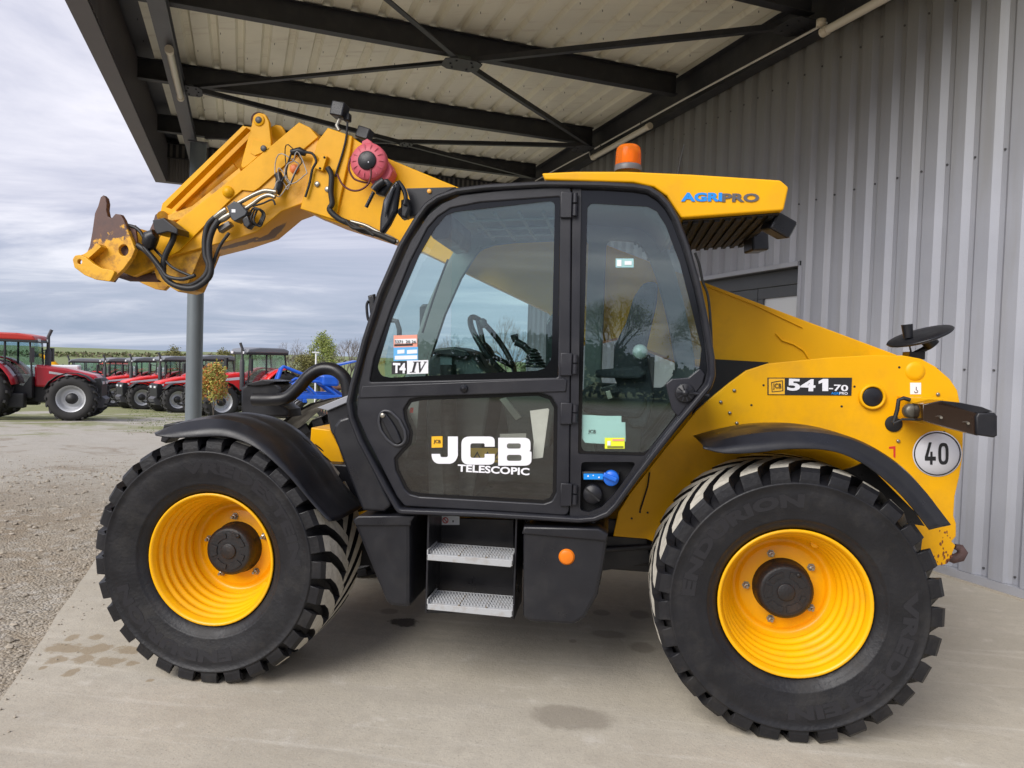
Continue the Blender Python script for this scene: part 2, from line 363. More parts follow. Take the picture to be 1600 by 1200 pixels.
edge = [WN(SLAB_W0+(SLAB_W1-SLAB_W0)*i/K, SLAB_N0 + .012*noise.noise(Vector((i*.35, 0, 0))) + .02*noise.noise(Vector((i*.06, 3, 0)))) for i in range(K+1)]
top = edge + [WN(SLAB_W1, 6.2), WN(SLAB_W0, 6.2)]; nn = len(top)
ob.add(top + [v-Vector((0, 0, .14)) for v in top], [tuple(range(nn)), tuple(range(2*nn-1, nn-1, -1))] + [(i, i+nn, (i+1) % nn+nn, (i+1) % nn) for i in range(nn)])
sl = ob.build('concrete_slab', CONC); sl.location.z = GZ; tag(sl, kind='structure')

# yard: gravel with grass patches
def yard_z(x, y):
    p_ = Vector((x, y, 0)); a, b_ = p_.dot(WD), p_.dot(ND)
    d = y*math.cos(YAW)-x*math.sin(YAW)
    z = -.035 - .048*max(0, d-7.5) if d < 46 else -1.883 - .035*(d-46)
    if d > 130: z = -4.823 - .012*(d-130)
    if d > 215:                       # far hillside rising again
        t = min(1, (d-215)/230); z = -5.843 + (1.1+5.843)*t*t*(3-2*t)
        z += 1.5*noise.noise(Vector((x*.008, y*.008, 0)))*t
    if d < 7.5: z = -.035
    if d < 60 and not (-1.3 < b_ and -9 < a < 16 and b_ < 8): z += .03*noise.noise(Vector((x*.5, y*.5, 0))) + .012*noise.noise(Vector((x*2.1, y*2.1, 4)))
    if b_ < -.98 and b_ > -1.35 and -9 < a < 16: z = min(z, -.012 - .02)
    return z + GZ
m, n, l, p = nodes_mat('yard_gravel'); g = n.new('ShaderNodeNewGeometry').outputs['Position']
vo = n.new('ShaderNodeTexVoronoi'); vo.inputs['Scale'].default_value = 60; l(g, vo.inputs['Vector'])
vo2 = n.new('ShaderNodeTexVoronoi'); vo2.inputs['Scale'].default_value = 13; l(g, vo2.inputs['Vector'])
st = n.new('ShaderNodeSeparateColor'); l(vo.outputs['Color'], st.inputs[0])
c = mixc(n, l, st.outputs[0], (.27, .225, .165), (.43, .39, .325))
c = mixc(n, l, rng(n, l, nz(n, l, g, 1.0, 7, .6), .42, .60, 0, .6), c, (.26, .195, .125))
c = mixc(n, l, rng(n, l, nz(n, l, g, 7, 8, .7), .48, .68, 0, .6), c, (.19, .17, .14))
dist0 = n.new('ShaderNodeVectorMath'); dist0.operation = 'DOT_PRODUCT'; l(g, dist0.inputs[0]); dist0.inputs[1].default_value = (-math.sin(YAW), math.cos(YAW), 0)
ad0 = n.new('ShaderNodeMath'); ad0.operation = 'MULTIPLY_ADD'; l(nz(n, l, g, .5, 7, .65), ad0.inputs[0]); ad0.inputs[1].default_value = 9.0; l(dist0.outputs['Value'], ad0.inputs[2])
c = mixc(n, l, rng(n, l, ad0.outputs[0], 11.5, 14.5, 0, .6), c, (.50, .475, .42))
c = mixc(n, l, rng(n, l, nz(n, l, g, .8, 8, .66, .8), .55, .63, 0, .55), c, (.22, .165, .105))
st2 = n.new('ShaderNodeSeparateColor'); l(vo2.outputs['Color'], st2.inputs[0])
c = mixc(n, l, rng(n, l, st2.outputs[1], .82, .9, 0, .5), c, (.46, .43, .38))
gr = mixc(n, l, nz(n, l, g, 22, 4), (.14, .165, .045), (.27, .27, .10))
dist = n.new('ShaderNodeVectorMath'); dist.operation = 'DOT_PRODUCT'; l(g, dist.inputs[0]); dist.inputs[1].default_value = (-math.sin(YAW), math.cos(YAW), 0)
dm = rng(n, l, dist.outputs['Value'], 9, 34, -.09, .17)
aa = n.new('ShaderNodeMath'); aa.operation = 'ADD'; l(nz(n, l, g, .32, 8, .62, .5), aa.inputs[0]); l(dm, aa.inputs[1])
c = mixc(n, l, rng(n, l, aa.outputs[0], .525, .62, 0, .85), c, gr)
field = mixc(n, l, nz(n, l, g, .02, 3), (.15, .20, .075), (.22, .24, .11))
c = mixc(n, l, rng(n, l, dist.outputs['Value'], 50, 75), c, field)
bk = rng(n, l, dist.outputs['Value'], -21, -26); c = mixc(n, l, bk, c, (.14, .17, .05))
l(c, p.inputs['Base Color']); p.inputs['Roughness'].default_value = .95
b = n.new('ShaderNodeBump'); b.inputs['Strength'].default_value = .8; b.inputs['Distance'].default_value = .014
hh = n.new('ShaderNodeMath'); hh.operation = 'SUBTRACT'; l(nz(n, l, g, 9, 9, .75), hh.inputs[0]); l(vo.outputs['Distance'], hh.inputs[1]); l(hh.outputs[0], b.inputs['Height']); l(b.outputs[0], p.inputs['Normal'])
GRAV = m
def axis_pts(lo, hi, fine_lo, fine_hi, step, grow=1.13):
    v = []; x = fine_lo
    while x < fine_hi: v.append(x); x += step
    s = step; x = fine_hi
    while x < hi: v.append(x); s *= grow; x += s
    v.append(hi); s = step; x = fine_lo
    while x > lo: s *= grow; x -= s; v.append(max(x, lo))
    return sorted(set(v))
xs = axis_pts(-1500, 1500, -14, 2, .16); ys = axis_pts(-600, 1800, 2, 20, .16)
o = MB(); o.add([(x, y, yard_z(x, y)) for y in ys for x in xs], [(j*len(xs)+i, j*len(xs)+i+1, (j+1)*len(xs)+i+1, (j+1)*len(xs)+i) for j in range(len(ys)-1) for i in range(len(xs)-1)], 0, True)
tag(o.build('ground', GRAV, fix=False), kind='structure')
# loose stones on the near yard
STN = mat('loose_stone', (.33, .29, .235), .85, var=.35, vscale=9)
def rock(mb, c, r, rs):
    a = (1+5**.5)/2; vs = [(-1,a,0),(1,a,0),(-1,-a,0),(1,-a,0),(0,-1,a),(0,1,a),(0,-1,-a),(0,1,-a),(a,0,-1),(a,0,1),(-a,0,-1),(-a,0,1)]
    fs = [(0,11,5),(0,5,1),(0,1,7),(0,7,10),(0,10,11),(1,5,9),(5,11,4),(11,10,2),(10,7,6),(7,1,8),(3,9,4),(3,4,2),(3,2,6),(3,6,8),(3,8,9),(4,9,5),(2,4,11),(6,2,10),(8,6,7),(9,8,1)]
    M = Matrix.Rotation(rs.random()*6.3, 3, 'Z') @ Matrix.Rotation(rs.random()*6.3, 3, 'X'); sc = (1, rs.uniform(.6, 1), rs.uniform(.35, .7))
    out = []
    for v in vs:
        q = M @ Vector(v).normalized() * rs.uniform(.75, 1.15)*r; out.append((c[0]+q.x*sc[0], c[1]+q.y*sc[1], c[2]+q.z*sc[2]))
    mb.add(out, fs)
rs = random.Random(11); o = MB(); k = 0
while k < 11000:
    wv = rs.uniform(3.2, 15); nv = SLAB_N0 - .015 - abs(rs.gauss(0, 1.9)) * (.5+wv/8)
    if rs.random() < .15: nv = SLAB_N0 - rs.random()*.10
    v = WN(wv, nv); r = .004+.013*rs.random()**3
    if rs.random() < .008: r *= 2
    rock(o, (v.x, v.y, yard_z(v.x, v.y)+r*.15), r, rs); k += 1
for k in range(900):
    wv = rs.uniform(3.0, 13); nv = SLAB_N0 - .02 - abs(rs.gauss(0, 1.3)) * (.5+wv/8); v = WN(wv, nv); r = .012+.020*rs.random()**2
    rock(o, (v.x, v.y, yard_z(v.x, v.y)+r*.25), r, rs)
for k in range(260):
    wv = rs.uniform(3.0, 12); nv = SLAB_N0 + abs(rs.gauss(0, .10)) + .02; v = WN(wv, nv); r = .003+.006*rs.random()**2
    rock(o, (v.x, v.y, GZ+r*.5), r, rs)
tag(o.build('gravel_stones', STN, fix=False), label=None, kind='stuff')
# grass tufts among the gravel
GRS = mat('tuft_grass', (.13, .17, .045), .8, var=.4, vscale=8)
o = MB(); rs = random.Random(5); k = 0
while k < 2600:
    a = rs.uniform(-.36, .12); d = 10+36*rs.random()**.8; x = d*math.tan(a-YAW-.28+.0); y = d
    x = rs.uniform(-.72*d, -.05*d)
    nv = Vector((x, y, 0)).dot(ND)
    if nv > -1.1 and Vector((x, y, 0)).dot(WD) < 15.4: continue
    if noise.fractal(Vector((x*.25, y*.25, 1.0)), 1, 2, 4) < .05 - d*.005: continue
    z = yard_z(x, y)
    for q in range(5):
        h = rs.uniform(.015, .05); an = rs.random()*6.3; bx, by = x+rs.gauss(0, .05), y+rs.gauss(0, .05); dx, dy = math.cos(an)*.012, math.sin(an)*.012
        o.add([(bx-dx, by-dy, z-.01), (bx+dx, by+dy, z-.01), (bx+rs.gauss(0, .03), by+rs.gauss(0, .03), z+h)], [(0, 1, 2)])
    k += 1
tag(o.build('grass', GRS, fix=False), kind='stuff')

# ------------------------------------------------------------------ corrugated wall
NW, W_END = 5.38, 13.7
CLAD = mat('silver_cladding', (.36, .375, .42), .42, metal=.35, var=.08, vscale=1.1, bump=.05, bscale=90, dirt=(.17, .165, .14), dirtamt=.45, dscale=1.6, rvar=.08)
m, n, l, p = nodes_mat('wall_cladding'); g = n.new('ShaderNodeNewGeometry').outputs['Position']
mpg = n.new('ShaderNodeMapping'); l(g, mpg.inputs[0]); mpg.inputs['Scale'].default_value = (5, 5, .35)
c = mixc(n, l, rng(n, l, nz(n, l, g, .9, 6), .35, .65), (.335, .35, .40), (.395, .41, .46))
c = mixc(n, l, rng(n, l, nz(n, l, mpg.outputs[0], 1.5, 7, .6), .50, .72, 0, .45), c, (.25, .245, .225))
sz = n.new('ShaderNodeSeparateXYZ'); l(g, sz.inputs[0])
c = mixc(n, l, rng(n, l, sz.outputs[2], 2.9, 5.0, 0, .80), c, (.14, .135, .10))   # shade high under the canopy painted in as a darker colour
c = mixc(n, l, rng(n, l, nz(n, l, g, 130, 3, .8), .3, .7, 0, .25), c, (.27, .27, .28))
l(c, p.inputs['Base Color']); p.inputs['Roughness'].default_value = .50; p.inputs['Metallic'].default_value = .15
b = n.new('ShaderNodeBump'); b.inputs['Strength'].default_value = .25; b.inputs['Distance'].default_value = .004; l(nz(n, l, g, 3, 4), b.inputs['Height']); l(b.outputs[0], p.inputs['Normal'])
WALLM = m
PITCH_R = .245; OFF = 4.006+.012
def prof_wall(w0, nrib, first=0):
    pts = []
    for k in range(nrib):
        c0 = w0 + k*PITCH_R      # valley centre at c0
        pts += [(c0-.066, 0), (c0-.022, .042), (c0+.022, .042), (c0+.066, 0)]
    return [(w0-PITCH_R/2, 0)] + pts + [(w0+(nrib-.5)*PITCH_R+.006, 0)]
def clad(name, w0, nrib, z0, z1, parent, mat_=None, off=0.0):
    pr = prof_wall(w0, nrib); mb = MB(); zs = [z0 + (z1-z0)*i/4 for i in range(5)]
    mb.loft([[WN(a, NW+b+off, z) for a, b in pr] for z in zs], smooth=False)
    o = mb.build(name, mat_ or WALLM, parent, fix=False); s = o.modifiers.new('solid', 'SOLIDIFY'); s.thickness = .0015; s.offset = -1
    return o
wall = thing('workshop_wall', WN(4, NW, 0), 'corrugated silver metal wall of the workshop behind the telehandler', 'wall')
DOOR_W0, DOOR_W1, DOOR_H = 6.14, 9.3, 2.72
k = -40; ws = []
w = OFF + k*PITCH_R
SCR = MB()
def screw(mb, c, ax, r=.006, h=.008):
    M = ax.to_track_quat('Z', 'Y').to_matrix(); vs = []
    for zz in (0, h):
        for j in range(6): vs.append(c + M @ Vector((r*math.cos(j*math.pi/3), r*math.sin(j*math.pi/3), zz)))
    mb.add(vs, [(6, 7, 8, 9, 10, 11)] + [(j, (j+1) % 6, (j+1) % 6+6, j+6) for j in range(6)])
while w < W_END - .1:
    nr = 4; 
    while w + (nr-.5)*PITCH_R > W_END: nr -= 1
    if nr < 1: break
    mid0, mid1 = w-PITCH_R/2, w+(nr-.5)*PITCH_R
    if mid1 > DOOR_W0+.05 and mid0 < DOOR_W1-.05:
        # split ribs at the door opening
        for q in range(nr):
            wq = w+q*PITCH_R
            inside = DOOR_W0-.04 < wq < DOOR_W1
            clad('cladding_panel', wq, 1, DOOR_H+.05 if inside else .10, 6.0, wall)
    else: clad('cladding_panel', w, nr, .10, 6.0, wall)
    for q in range(nr):
        wq = w+q*PITCH_R
        for zz in (.16, 1.69, 3.37, 4.7):
            if zz < 2.75 and DOOR_W0-.04 < wq < DOOR_W1: continue
            screw(SCR, WN(wq, NW+.041, zz), -ND, .009, .010)
    w += nr*PITCH_R
tag(SCR.build('cladding_screw', mat('screw_dark', (.07, .07, .075), .5), wall, fix=False), kind='stuff')
FLSH = mat('grey_flashing', (.42, .43, .47), .45, metal=.3, var=.06, vscale=3, dirt=(.2, .18, .14), dirtamt=.4)
DGREY = mat('anthracite_frame', (.075, .08, .088), .45, var=.05)
mb = MB()
def wbox(mb, w0, w1, n0, n1, z0, z1, mi=0):
    c = [WN(a, b, z) for z in (z0, z1) for a, b in ((w0, n0), (w1, n0), (w1, n1), (w0, n1))]
    mb.add(c, [(0,3,2,1),(4,5,6,7),(0,1,5,4),(1,2,6,5),(2,3,7,6),(3,0,4,7)], mi); return mb
for a, b in ((-6, DOOR_W0), (DOOR_W1, W_END)): wbox(mb, a, b, NW-.012, NW+.05, .035, .098)
mb.build('base_flashing', FLSH, wall)
mb = MB()
for a, b in ((-6, DOOR_W0), (DOOR_W1, W_END)): wbox(mb, a, b, NW-.03, NW+.06, -.02, .034)
mb.build('plinth', CONC, wall)
mb = MB(); wbox(mb, DOOR_W0, DOOR_W1, NW-.025, NW+.015, DOOR_H, DOOR_H+.05); mb.build('lintel_flashing', FLSH, wall, bevel=.003)
mb = MB(); wbox(mb, DOOR_W0-.045, DOOR_W0, NW-.012, NW+.20, .10, DOOR_H); wbox(mb, DOOR_W1, DOOR_W1+.045, NW-.012, NW+.20, .10, DOOR_H); mb.build('jamb_flashing', FLSH, wall, bevel=.003)
mb = MB(); wbox(mb, DOOR_W0, DOOR_W1, NW+.02, NW+.20, DOOR_H+.002, DOOR_H+.04); mb.build('lintel_soffit', DGREY, wall)
mb = MB(); wbox(mb, -6, W_END, NW+.21, NW+.26, .0, 6.0)
wbk = mb
wbk = MB(); wbox(wbk, -6, DOOR_W0-.05, NW+.21, NW+.26, 0, 6); wbox(wbk, DOOR_W1+.05, W_END, NW+.21, NW+.26, 0, 6); wbox(wbk, DOOR_W0-.05, DOOR_W1+.05, NW+.21, NW+.26, DOOR_H+.05, 6)
wbk.build('backing_wall', DGREY, wall)
mb = MB(); wbox(mb, W_END, W_END+.04, NW-.015, NW+4, 0, 6.0); mb.build('corner_flashing', FLSH, wall)
# glazed door
dr = thing('glazed_door', WN(7.5, NW+.15, 0), 'dark grey framed glazed workshop door with pale panes', 'door')
mb = MB()
n0, n1 = NW+.12, NW+.19
wbox(mb, DOOR_W0, DOOR_W1, n0, n1, DOOR_H-.16, DOOR_H)
for a, b in ((DOOR_W0, DOOR_W0+.06), (DOOR_W1-.06, DOOR_W1)): wbox(mb, a, b, n0, n1, 0, DOOR_H-.161)
mb.build('door_frame', DGREY, dr, bevel=.003)
for (a, b) in ((DOOR_W0+.062, 6.93), (6.94, 8.1), (8.11, DOOR_W1-.062)):
    mb = MB(); zt = DOOR_H-.165
    wbox(mb, a, b, n0+.01, n1-.01, zt-.12, zt); wbox(mb, a, b, n0+.01, n1-.01, .01, .25); wbox(mb, a, a+.09, n0+.01, n1-.01, .251, zt-.121); wbox(mb, b-.09, b, n0+.01, n1-.01, .251, zt-.121)
    lf = mb.build('door_leaf', DGREY, dr, bevel=.004)
    mb = MB(); wbox(mb, a+.09, b-.09, n0+.035, n0+.045, .25, zt-.12)
    mb.build('glass_pane', mat('sky_sheen_pane', (.62, .64, .66), .08), lf)  # pale base colour paints in the sky mirrored by the clear glass

# ------------------------------------------------------------------ canopy
STEEL = mat('black_painted_steel', (.022, .023, .027), .5, var=.2, vscale=4, dirt=(.07, .06, .05), dirtamt=.3, dscale=8, bump=.05)
STEELG = mat('dark_grey_steel', (.075, .078, .088), .42, var=.1, vscale=4, bump=.05)
ROOFM, n, l, p = nodes_mat('roof_lining'); g = n.new('ShaderNodeNewGeometry').outputs['Position']
mpg = n.new('ShaderNodeMapping'); l(g, mpg.inputs[0]); mpg.inputs['Rotation'].default_value = (0, 0, -WROT); mpg.inputs['Scale'].default_value = (.5, 3.2, 1)
c = mixc(n, l, rng(n, l, nz(n, l, g, 1.2, 6), .35, .65), (.84, .81, .66), (.76, .735, .61))
c = mixc(n, l, rng(n, l, nz(n, l, mpg.outputs[0], 2.2, 8, .7), .54, .76, 0, .55), c, (.42, .34, .25))
l(c, p.inputs['Base Color']); p.inputs['Roughness'].default_value = .6
CW0, CW1, CN0 = 3.3, 14.95, -1.5
cp = thing('canopy', WN(10, 2, 5.1), 'dark steel canopy with pale ribbed underside over the concrete apron', 'canopy')
# roof sheets, each about a metre wide, ribs parallel to the wall
RP = .294; ZS = 5.40
k = 0; nn0 = 5.36
while nn0 > CN0+.14:
    nr = 3; b0 = nn0; pr = []
    for q in range(nr):
        c0 = b0-(q+.5)*RP
        if c0 - RP/2 < CN0+.10: break
        pr += [(b0-q*RP, 0), (c0+.058, 0), (c0+.030, .055), (c0-.030, .055), (c0-.058, 0)]
    if not pr: break
    pr.append((b0-(len(pr)//5)*RP-.008, .0006))
    mb = MB(); ws_ = [CW0+(CW1-CW0)*i/6 for i in range(7)]
    mb.loft([[WN(a, b, ZS+c) for b, c in pr] for a in ws_], smooth=False)
    o = mb.build('roof_sheet', ROOFM, cp, fix=False); s = o.modifiers.new('solid', 'SOLIDIFY'); s.thickness = .002; s.offset = 1
    nn0 -= (len(pr)//5)*RP
mb = MB(); rs = random.Random(2)
for a in [i*.6+3.5 for i in range(19)]:
    b = 5.3
    while b > CN0+.2:
        if rs.random() < .8: 
            c_ = WN(a+rs.uniform(-.06, .06), b+rs.uniform(-.02, .02), ZS-.022); screw(mb, c_, Vector((0, 0, 1)), .0035, .022)
        b -= RP
tag(mb.build('roof_screw', BLKM, cp, fix=False), kind='stuff')
mb = MB(); wbox(mb, CW0, CW1+.05, CN0+.02, 5.36, ZS+.09, ZS+.11); mb.build('roof_deck', STEELG, cp)
# purlins (I beams across)
def ibeam_n(w, n0_, n1_, z0, z1, f=.10, t=.010):
    mb = MB(); wbox(mb, w-f/2, w+f/2, n0_, n1_, z0, z0+t); wbox(mb, w-f/2, w+f/2, n0_, n1_, z1-t, z1); wbox(mb, w-.005, w+.005, n0_, n1_, z0+t, z1-t); return mb
def ibeam_w(n_, w0_, w1_, z0, z1, f=.16, t=.012):
    mb = MB(); wbox(mb, w0_, w1_, n_-f/2, n_+f/2, z0, z0+t); wbox(mb, w0_, w1_, n_-f/2, n_+f/2, z1-t, z1); wbox(mb, w0_, w1_, n_-.006, n_+.006, z0+t, z1-t); return mb
for wv in (3.5, 5.9, 8.3, 10.7, 13.1): ibeam_n(wv, -1.33, 5.18, 5.125, 5.385, .11).build('purlin', STEEL, cp)
ibeam_w(5.28, CW0, 14.8, 4.95, 5.36, .16).build('wall_beam', STEEL, cp)
ibeam_w(-.83, CW0, 14.8, 4.985, 5.12, .17).build('edge_beam', STEELG, cp)
ibeam_n(14.80, -1.33, 5.2, 5.125, 5.385, .11).build('purlin', STEEL, cp)
# bracing
def bar(a, b, wd=.06, t=.008):
    A, B = WN(*a), WN(*b); d = (B-A).normalized(); s = d.cross(Vector((0, 0, 1))).normalized(); u = Vector((0, 0, 1)); mb = MB()
    for (s0, s1, u0, u1) in ((-wd/2, wd/2, 0, t), (wd/2-t, wd/2, t, wd)):
        vs = [P+s*x+u*z for P in (A, B) for x, z in ((s0, u0), (s1, u0), (s1, u1), (s0, u1))]
        mb.add(vs, [(0,1,2,3),(7,6,5,4),(0,4,5,1),(1,5,6,2),(2,6,7,3),(3,7,4,0)])
    return mb.build('brace', STEEL, cp)
BZ = 5.045
for a, b in (((8.2, 2.25), (5.95, .1)), ((8.38, 2.15), (10.55, -.66)), ((8.45, 2.50), (10.55, 5.08)), ((8.22, 2.42), (6.05, 5.1)),
             ((11.7, 2.36), (10.63, 5.0)), ((10.65, -.6), (12.8, 5.0)), ((12.9, -.6), (11.7, 2.4))):
    bar((*a, BZ), (*b, BZ))
def gusset(w, n_, dw, dn, rot=0):
    mb = MB(); c_ = math.cos(rot), math.sin(rot)
    q = [(-dw, -dn*.6), (-dw*.6, -dn), (dw*.6, -dn), (dw, -dn*.6), (dw, dn*.6), (dw*.6, dn), (-dw*.6, dn), (-dw, dn*.6)]
    vs = [WN(w+x*c_[0]-y*c_[1], n_+x*c_[1]+y*c_[0], z) for z in (BZ-.012, BZ-.002) for x, y in q]
    mb.add(vs, [tuple(range(8)), tuple(range(15, 7, -1))]+[(i, (i+1) % 8, (i+1) % 8+8, i+8) for i in range(8)])
    for x, y in ((-.6, -.4), (-.6, .4), (.6, -.4), (.6, .4), (0, -.6), (0, .6)): screw(mb, WN(w+x*dw, n_+y*dn, BZ-.012), Vector((0, 0, -1)), .012, .012)
    return mb.build('gusset_plate', STEEL, cp)
gusset(8.3, 2.32, .17, .22); gusset(10.68, 5.02, .2, .16); gusset(6.0, 5.08, .2, .16); gusset(10.62, -.66, .2, .12); gusset(11.72, 2.4, .12, .1)
# fascia: smooth box outside, ribbed inner face
FAS = mat('fascia_grey', (.105, .098, .105), .45, metal=.2, var=.06)
mb = MB(); wbox(mb, CW0, CW1, CN0-.02, CN0, 4.70, 5.62); wbox(mb, CW0, CW1, CN0, CN0+.17, 4.70, 4.712); wbox(mb, CW0, CW1, CN0, CN0+.17, 5.608, 5.62); mb.build('fascia', FAS, cp)
def ribbed(name, P0, axis, length, nrm, z0, z1, pitch=.05, depth=.012, m=FAS):
    pr = []; k = int(length/pitch)
    for i in range(k): a = i*pitch; pr += [(a, 0), (a+pitch*.45, 0), (a+pitch*.55, depth), (a+pitch*.9, depth)]
    pr.append((k*pitch, 0)); mb = MB(); mb.loft([[P0+axis*a+nrm*b+Vector((0, 0, z)) for a, b in pr] for z in (z0, z1)], smooth=False); return mb.build(name, m, cp, solid=.002, fix=False)
ribbed('fascia_lining', WN(CW0, CN0+.172), WD, CW1-CW0, ND, 4.713, 5.38, .06)
mb = MB(); wbox(mb, CW1, CW1+.02, CN0-.02, 5.5, 4.70, 5.62); wbox(mb, CW1-.14, CW1, CN0+.171, 5.5, 4.70, 4.712); mb.build('end_fascia', FAS, cp)
ribbed('end_lining', WN(CW1-.142, CN0+.172), ND, 6.9, -WD, 4.713, 5.38, .10, .02, mat('end_lining_grey', (.13, .12, .11), .5))
# post
PX, PN = 13.0, -.705
post = thing('canopy_post', WN(PX, PN, 0), 'grey round steel post holding the outer corner of the canopy', 'post')
MB().lathe([(.125, 0.012), (.125, 4.97)], 32, 'z', WN(PX, PN)).build('tube', mat('post_grey', (.16, .185, .20), .42, metal=.2, var=.05), post)
mb = MB(); wbox(mb, PX-.19, PX+.19, PN-.19, PN+.19, .0, .034); wbox(mb, PX-.15, PX+.15, PN-.15, PN+.15, 4.97, 4.984); mb.build('base_plate', STEELG, post)
# tube lights and conduit
TUBE = mat('lamp_housing', (.60, .54, .42), .35, var=.08); TUBED = mat('lamp_diffuser', (.62, .58, .48), .2)
def tlight(w0_, w1_, n_, z, label):
    t = thing('tube_light', WN((w0_+w1_)/2, n_, z), label, 'lamp', 'tube lights fixed under the canopy')
    A, B = WN(w0_, n_, z), WN(w1_, n_, z); d = (B-A).normalized()
    MB().tube([A+d*.06, B-d*.06], .040, 14).build('lamp_tube', TUBED, t)
    for P, s in ((A, 1), (B, -1)): MB().tube([P, P+d*s*.075], .046, 14).build('end_cap', TUBE, t)
    for f in (.15, .85):
        q = A.lerp(B, f); MB().tube([q+Vector((0, 0, .03)), q+Vector((0, 0, .13))], .007, 6).build('clip', STEEL, t)
tlight(8.82, 10.55, 5.13, 4.885, 'cream tube light on the wall beam directly above the roof beacon')
tlight(3.9, 5.68, 5.13, 4.86, 'cream tube light on the wall beam at the top edge above the cladding')
tlight(8.96, 10.62, -.80, 4.925, 'cream tube light under the outer edge beam near the fascia')
cd_ = thing('conduit', WN(9, 5.16, 5.0), 'thin white cable conduit running along the wall beam', 'conduit')
MB().tube([WN(5.66, 5.16, 4.95), WN(8, 5.16, 5.0), WN(10.55, 5.16, 5.03)], .012, 8).build('pipe', mat('white_pipe', (.6, .58, .52), .4), cd_)
MB().tube([WN(10.62, 5.14, 4.90), WN(10.68, 5.15, 4.93), WN(10.74, 5.16, 5.03), WN(11.5, 5.16, 5.05), WN(13.05, 5.16, 5.07)], .011, 8).build('pipe', cd_.children[0].data.materials[0], cd_)
MB().lathe([(.0, -.03), (.045, -.03), (.045, .03), (0, .03)], 16, 'z', WN(5.7, 5.13, 4.96)).build('junction_box', TUBE, cd_)
# ================================================================== TELEHANDLER
TH = thing('telehandler', (-.4, 4.47, 0), 'yellow telehandler with black cab and raised boom parked on the concrete apron', 'telehandler')
YW = 3.57; WZ = .616; XF, XR = -1.954, .796; YF = 5.37
YD = 3.38            # outer face of the door
YB = 4.36            # near face of the boom
YC = 3.88            # near chassis plate
# ---- wheels (built once, copied)
def tyre_y(r):
    pts = [(.335, -.225), (.36, -.247), (.42, -.268), (.50, -.276), (.56, -.262), (.592, -.235)]
    for (a, b), (c_, d) in zip(pts, pts[1:]):
        if r <= c_: return b+(d-b)*max(0, (r-a)/(c_-a))
    return pts[-1][1]
def make_tyre():
    mb = MB(); half = [(.330, -.215), (.335, -.225), (.347, -.238), (.36, -.247), (.375, -.2535), (.378, -.2585), (.385, -.2585), (.42, -.268), (.46, -.274), (.50, -.276), (.528, -.2735), (.533, -.2785), (.540, -.2775), (.543, -.265), (.551, -.250), (.560, -.225), (.568, -.19), (.578, -.12), (.582, -.05)]
    prof = half + [(r, -d) for r, d in half[::-1]]
    mb.lathe(prof, 96)
    NL = 29
    for side in (-1, 1):
        for k in range(NL):
            th0 = 2*math.pi*(k+(.5 if side > 0 else 0))/NL
            # along s: distance from shoulder to a bit past the centre
            st = [(-.272, .556, 0.0, 3.9), (-.268, .588, .0, 3.8), (-.248, .606, .3, 3.7), (-.20, .613, 1.6, 3.6), (-.13, .617, 6.0, 3.4), (-.07, .618, 10.5, 3.3), (-.02, .618, 15.0, 3.1), (.018, .618, 18.2, 2.6)]
            vt, vb = [], []
            for s, R_, sh, hw in st:
                y = s if side < 0 else -s
                c0 = th0 - math.radians(sh); h = math.radians(hw); hb = math.radians(hw+.7); rb = min(R_-.004, .572) if s > -.262 else .552
                if s <= -.26: rb = .536 if s < -.27 else .545
                vt.append([(R_*math.cos(c0+a), y, R_*math.sin(c0+a)) for a in (h, -h)])
                vb.append([(rb*math.cos(c0+a), y*(1 if abs(s) > .26 else 1), rb*math.sin(c0+a)) for a in (hb, -hb)])
            vs = []
            for t_, b_ in zip(vt, vb): vs += [b_[0], t_[0], t_[1], b_[1]]
            n_ = len(st); fs = []; tops = []
            for i in range(n_-1):
                fs += [(i*4, i*4+1, i*4+5, i*4+4), (i*4+2, i*4+3, i*4+7, i*4+6)]
                (tops if i >= 2 else fs).append((i*4+1, i*4+2, i*4+6, i*4+5))
            fs += [(0, 1, 2, 3), ((n_-1)*4+3, (n_-1)*4+2, (n_-1)*4+1, (n_-1)*4)]
            k0 = len(mb.v); mb.add(vs, fs, 0)
            for f in tops: mb.f.append(tuple(i+k0 for i in f)); mb.m.append(1); mb.sm.append(False)
    zf = GZ-WZ
    for i_, (x_, y_, z_) in enumerate(mb.v):
        sq = max(0, -z_-.50)/.12
        mb.v[i_] = (x_, y_*(1+.035*sq), max(z_, zf))
    me = mb.mesh('tyre', (RUB, RUBT)); bm = bmesh.new(); bm.from_mesh(me); bmesh.ops.recalc_face_normals(bm, faces=bm.faces); bm.to_mesh(me); bm.free(); return me
def make_rim():
    pr = [(.322, -.213), (.329, -.226), (.327, -.232), (.318, -.231), (.312, -.222), (.306, -.205), (.302, -.195)]
    N_ = 64
    for i in range(N_+1):
        t = i/N_; y = -.190+.215*t; r = .300-.062*t**1.1 + .0046*math.cos(t*2*math.pi*5)
        pr.append((r, y))
    pr += [(.234, .034), (.228, .044), (.218, .048), (.208, .046), (.200, .038), (.192, .034), (.10, .034)]
    mb = MB(); mb.lathe(pr, 72)
    mb.lathe([(.30, .03), (.335, .20), (.33, .232), (.29, .20), (.24, .06), (.10, .05)], 48)
    me = mb.mesh('wheel', (YEL2,)); bm = bmesh.new(); bm.from_mesh(me); bmesh.ops.recalc_face_normals(bm, faces=bm.faces); bm.to_mesh(me); bm.free(); return me
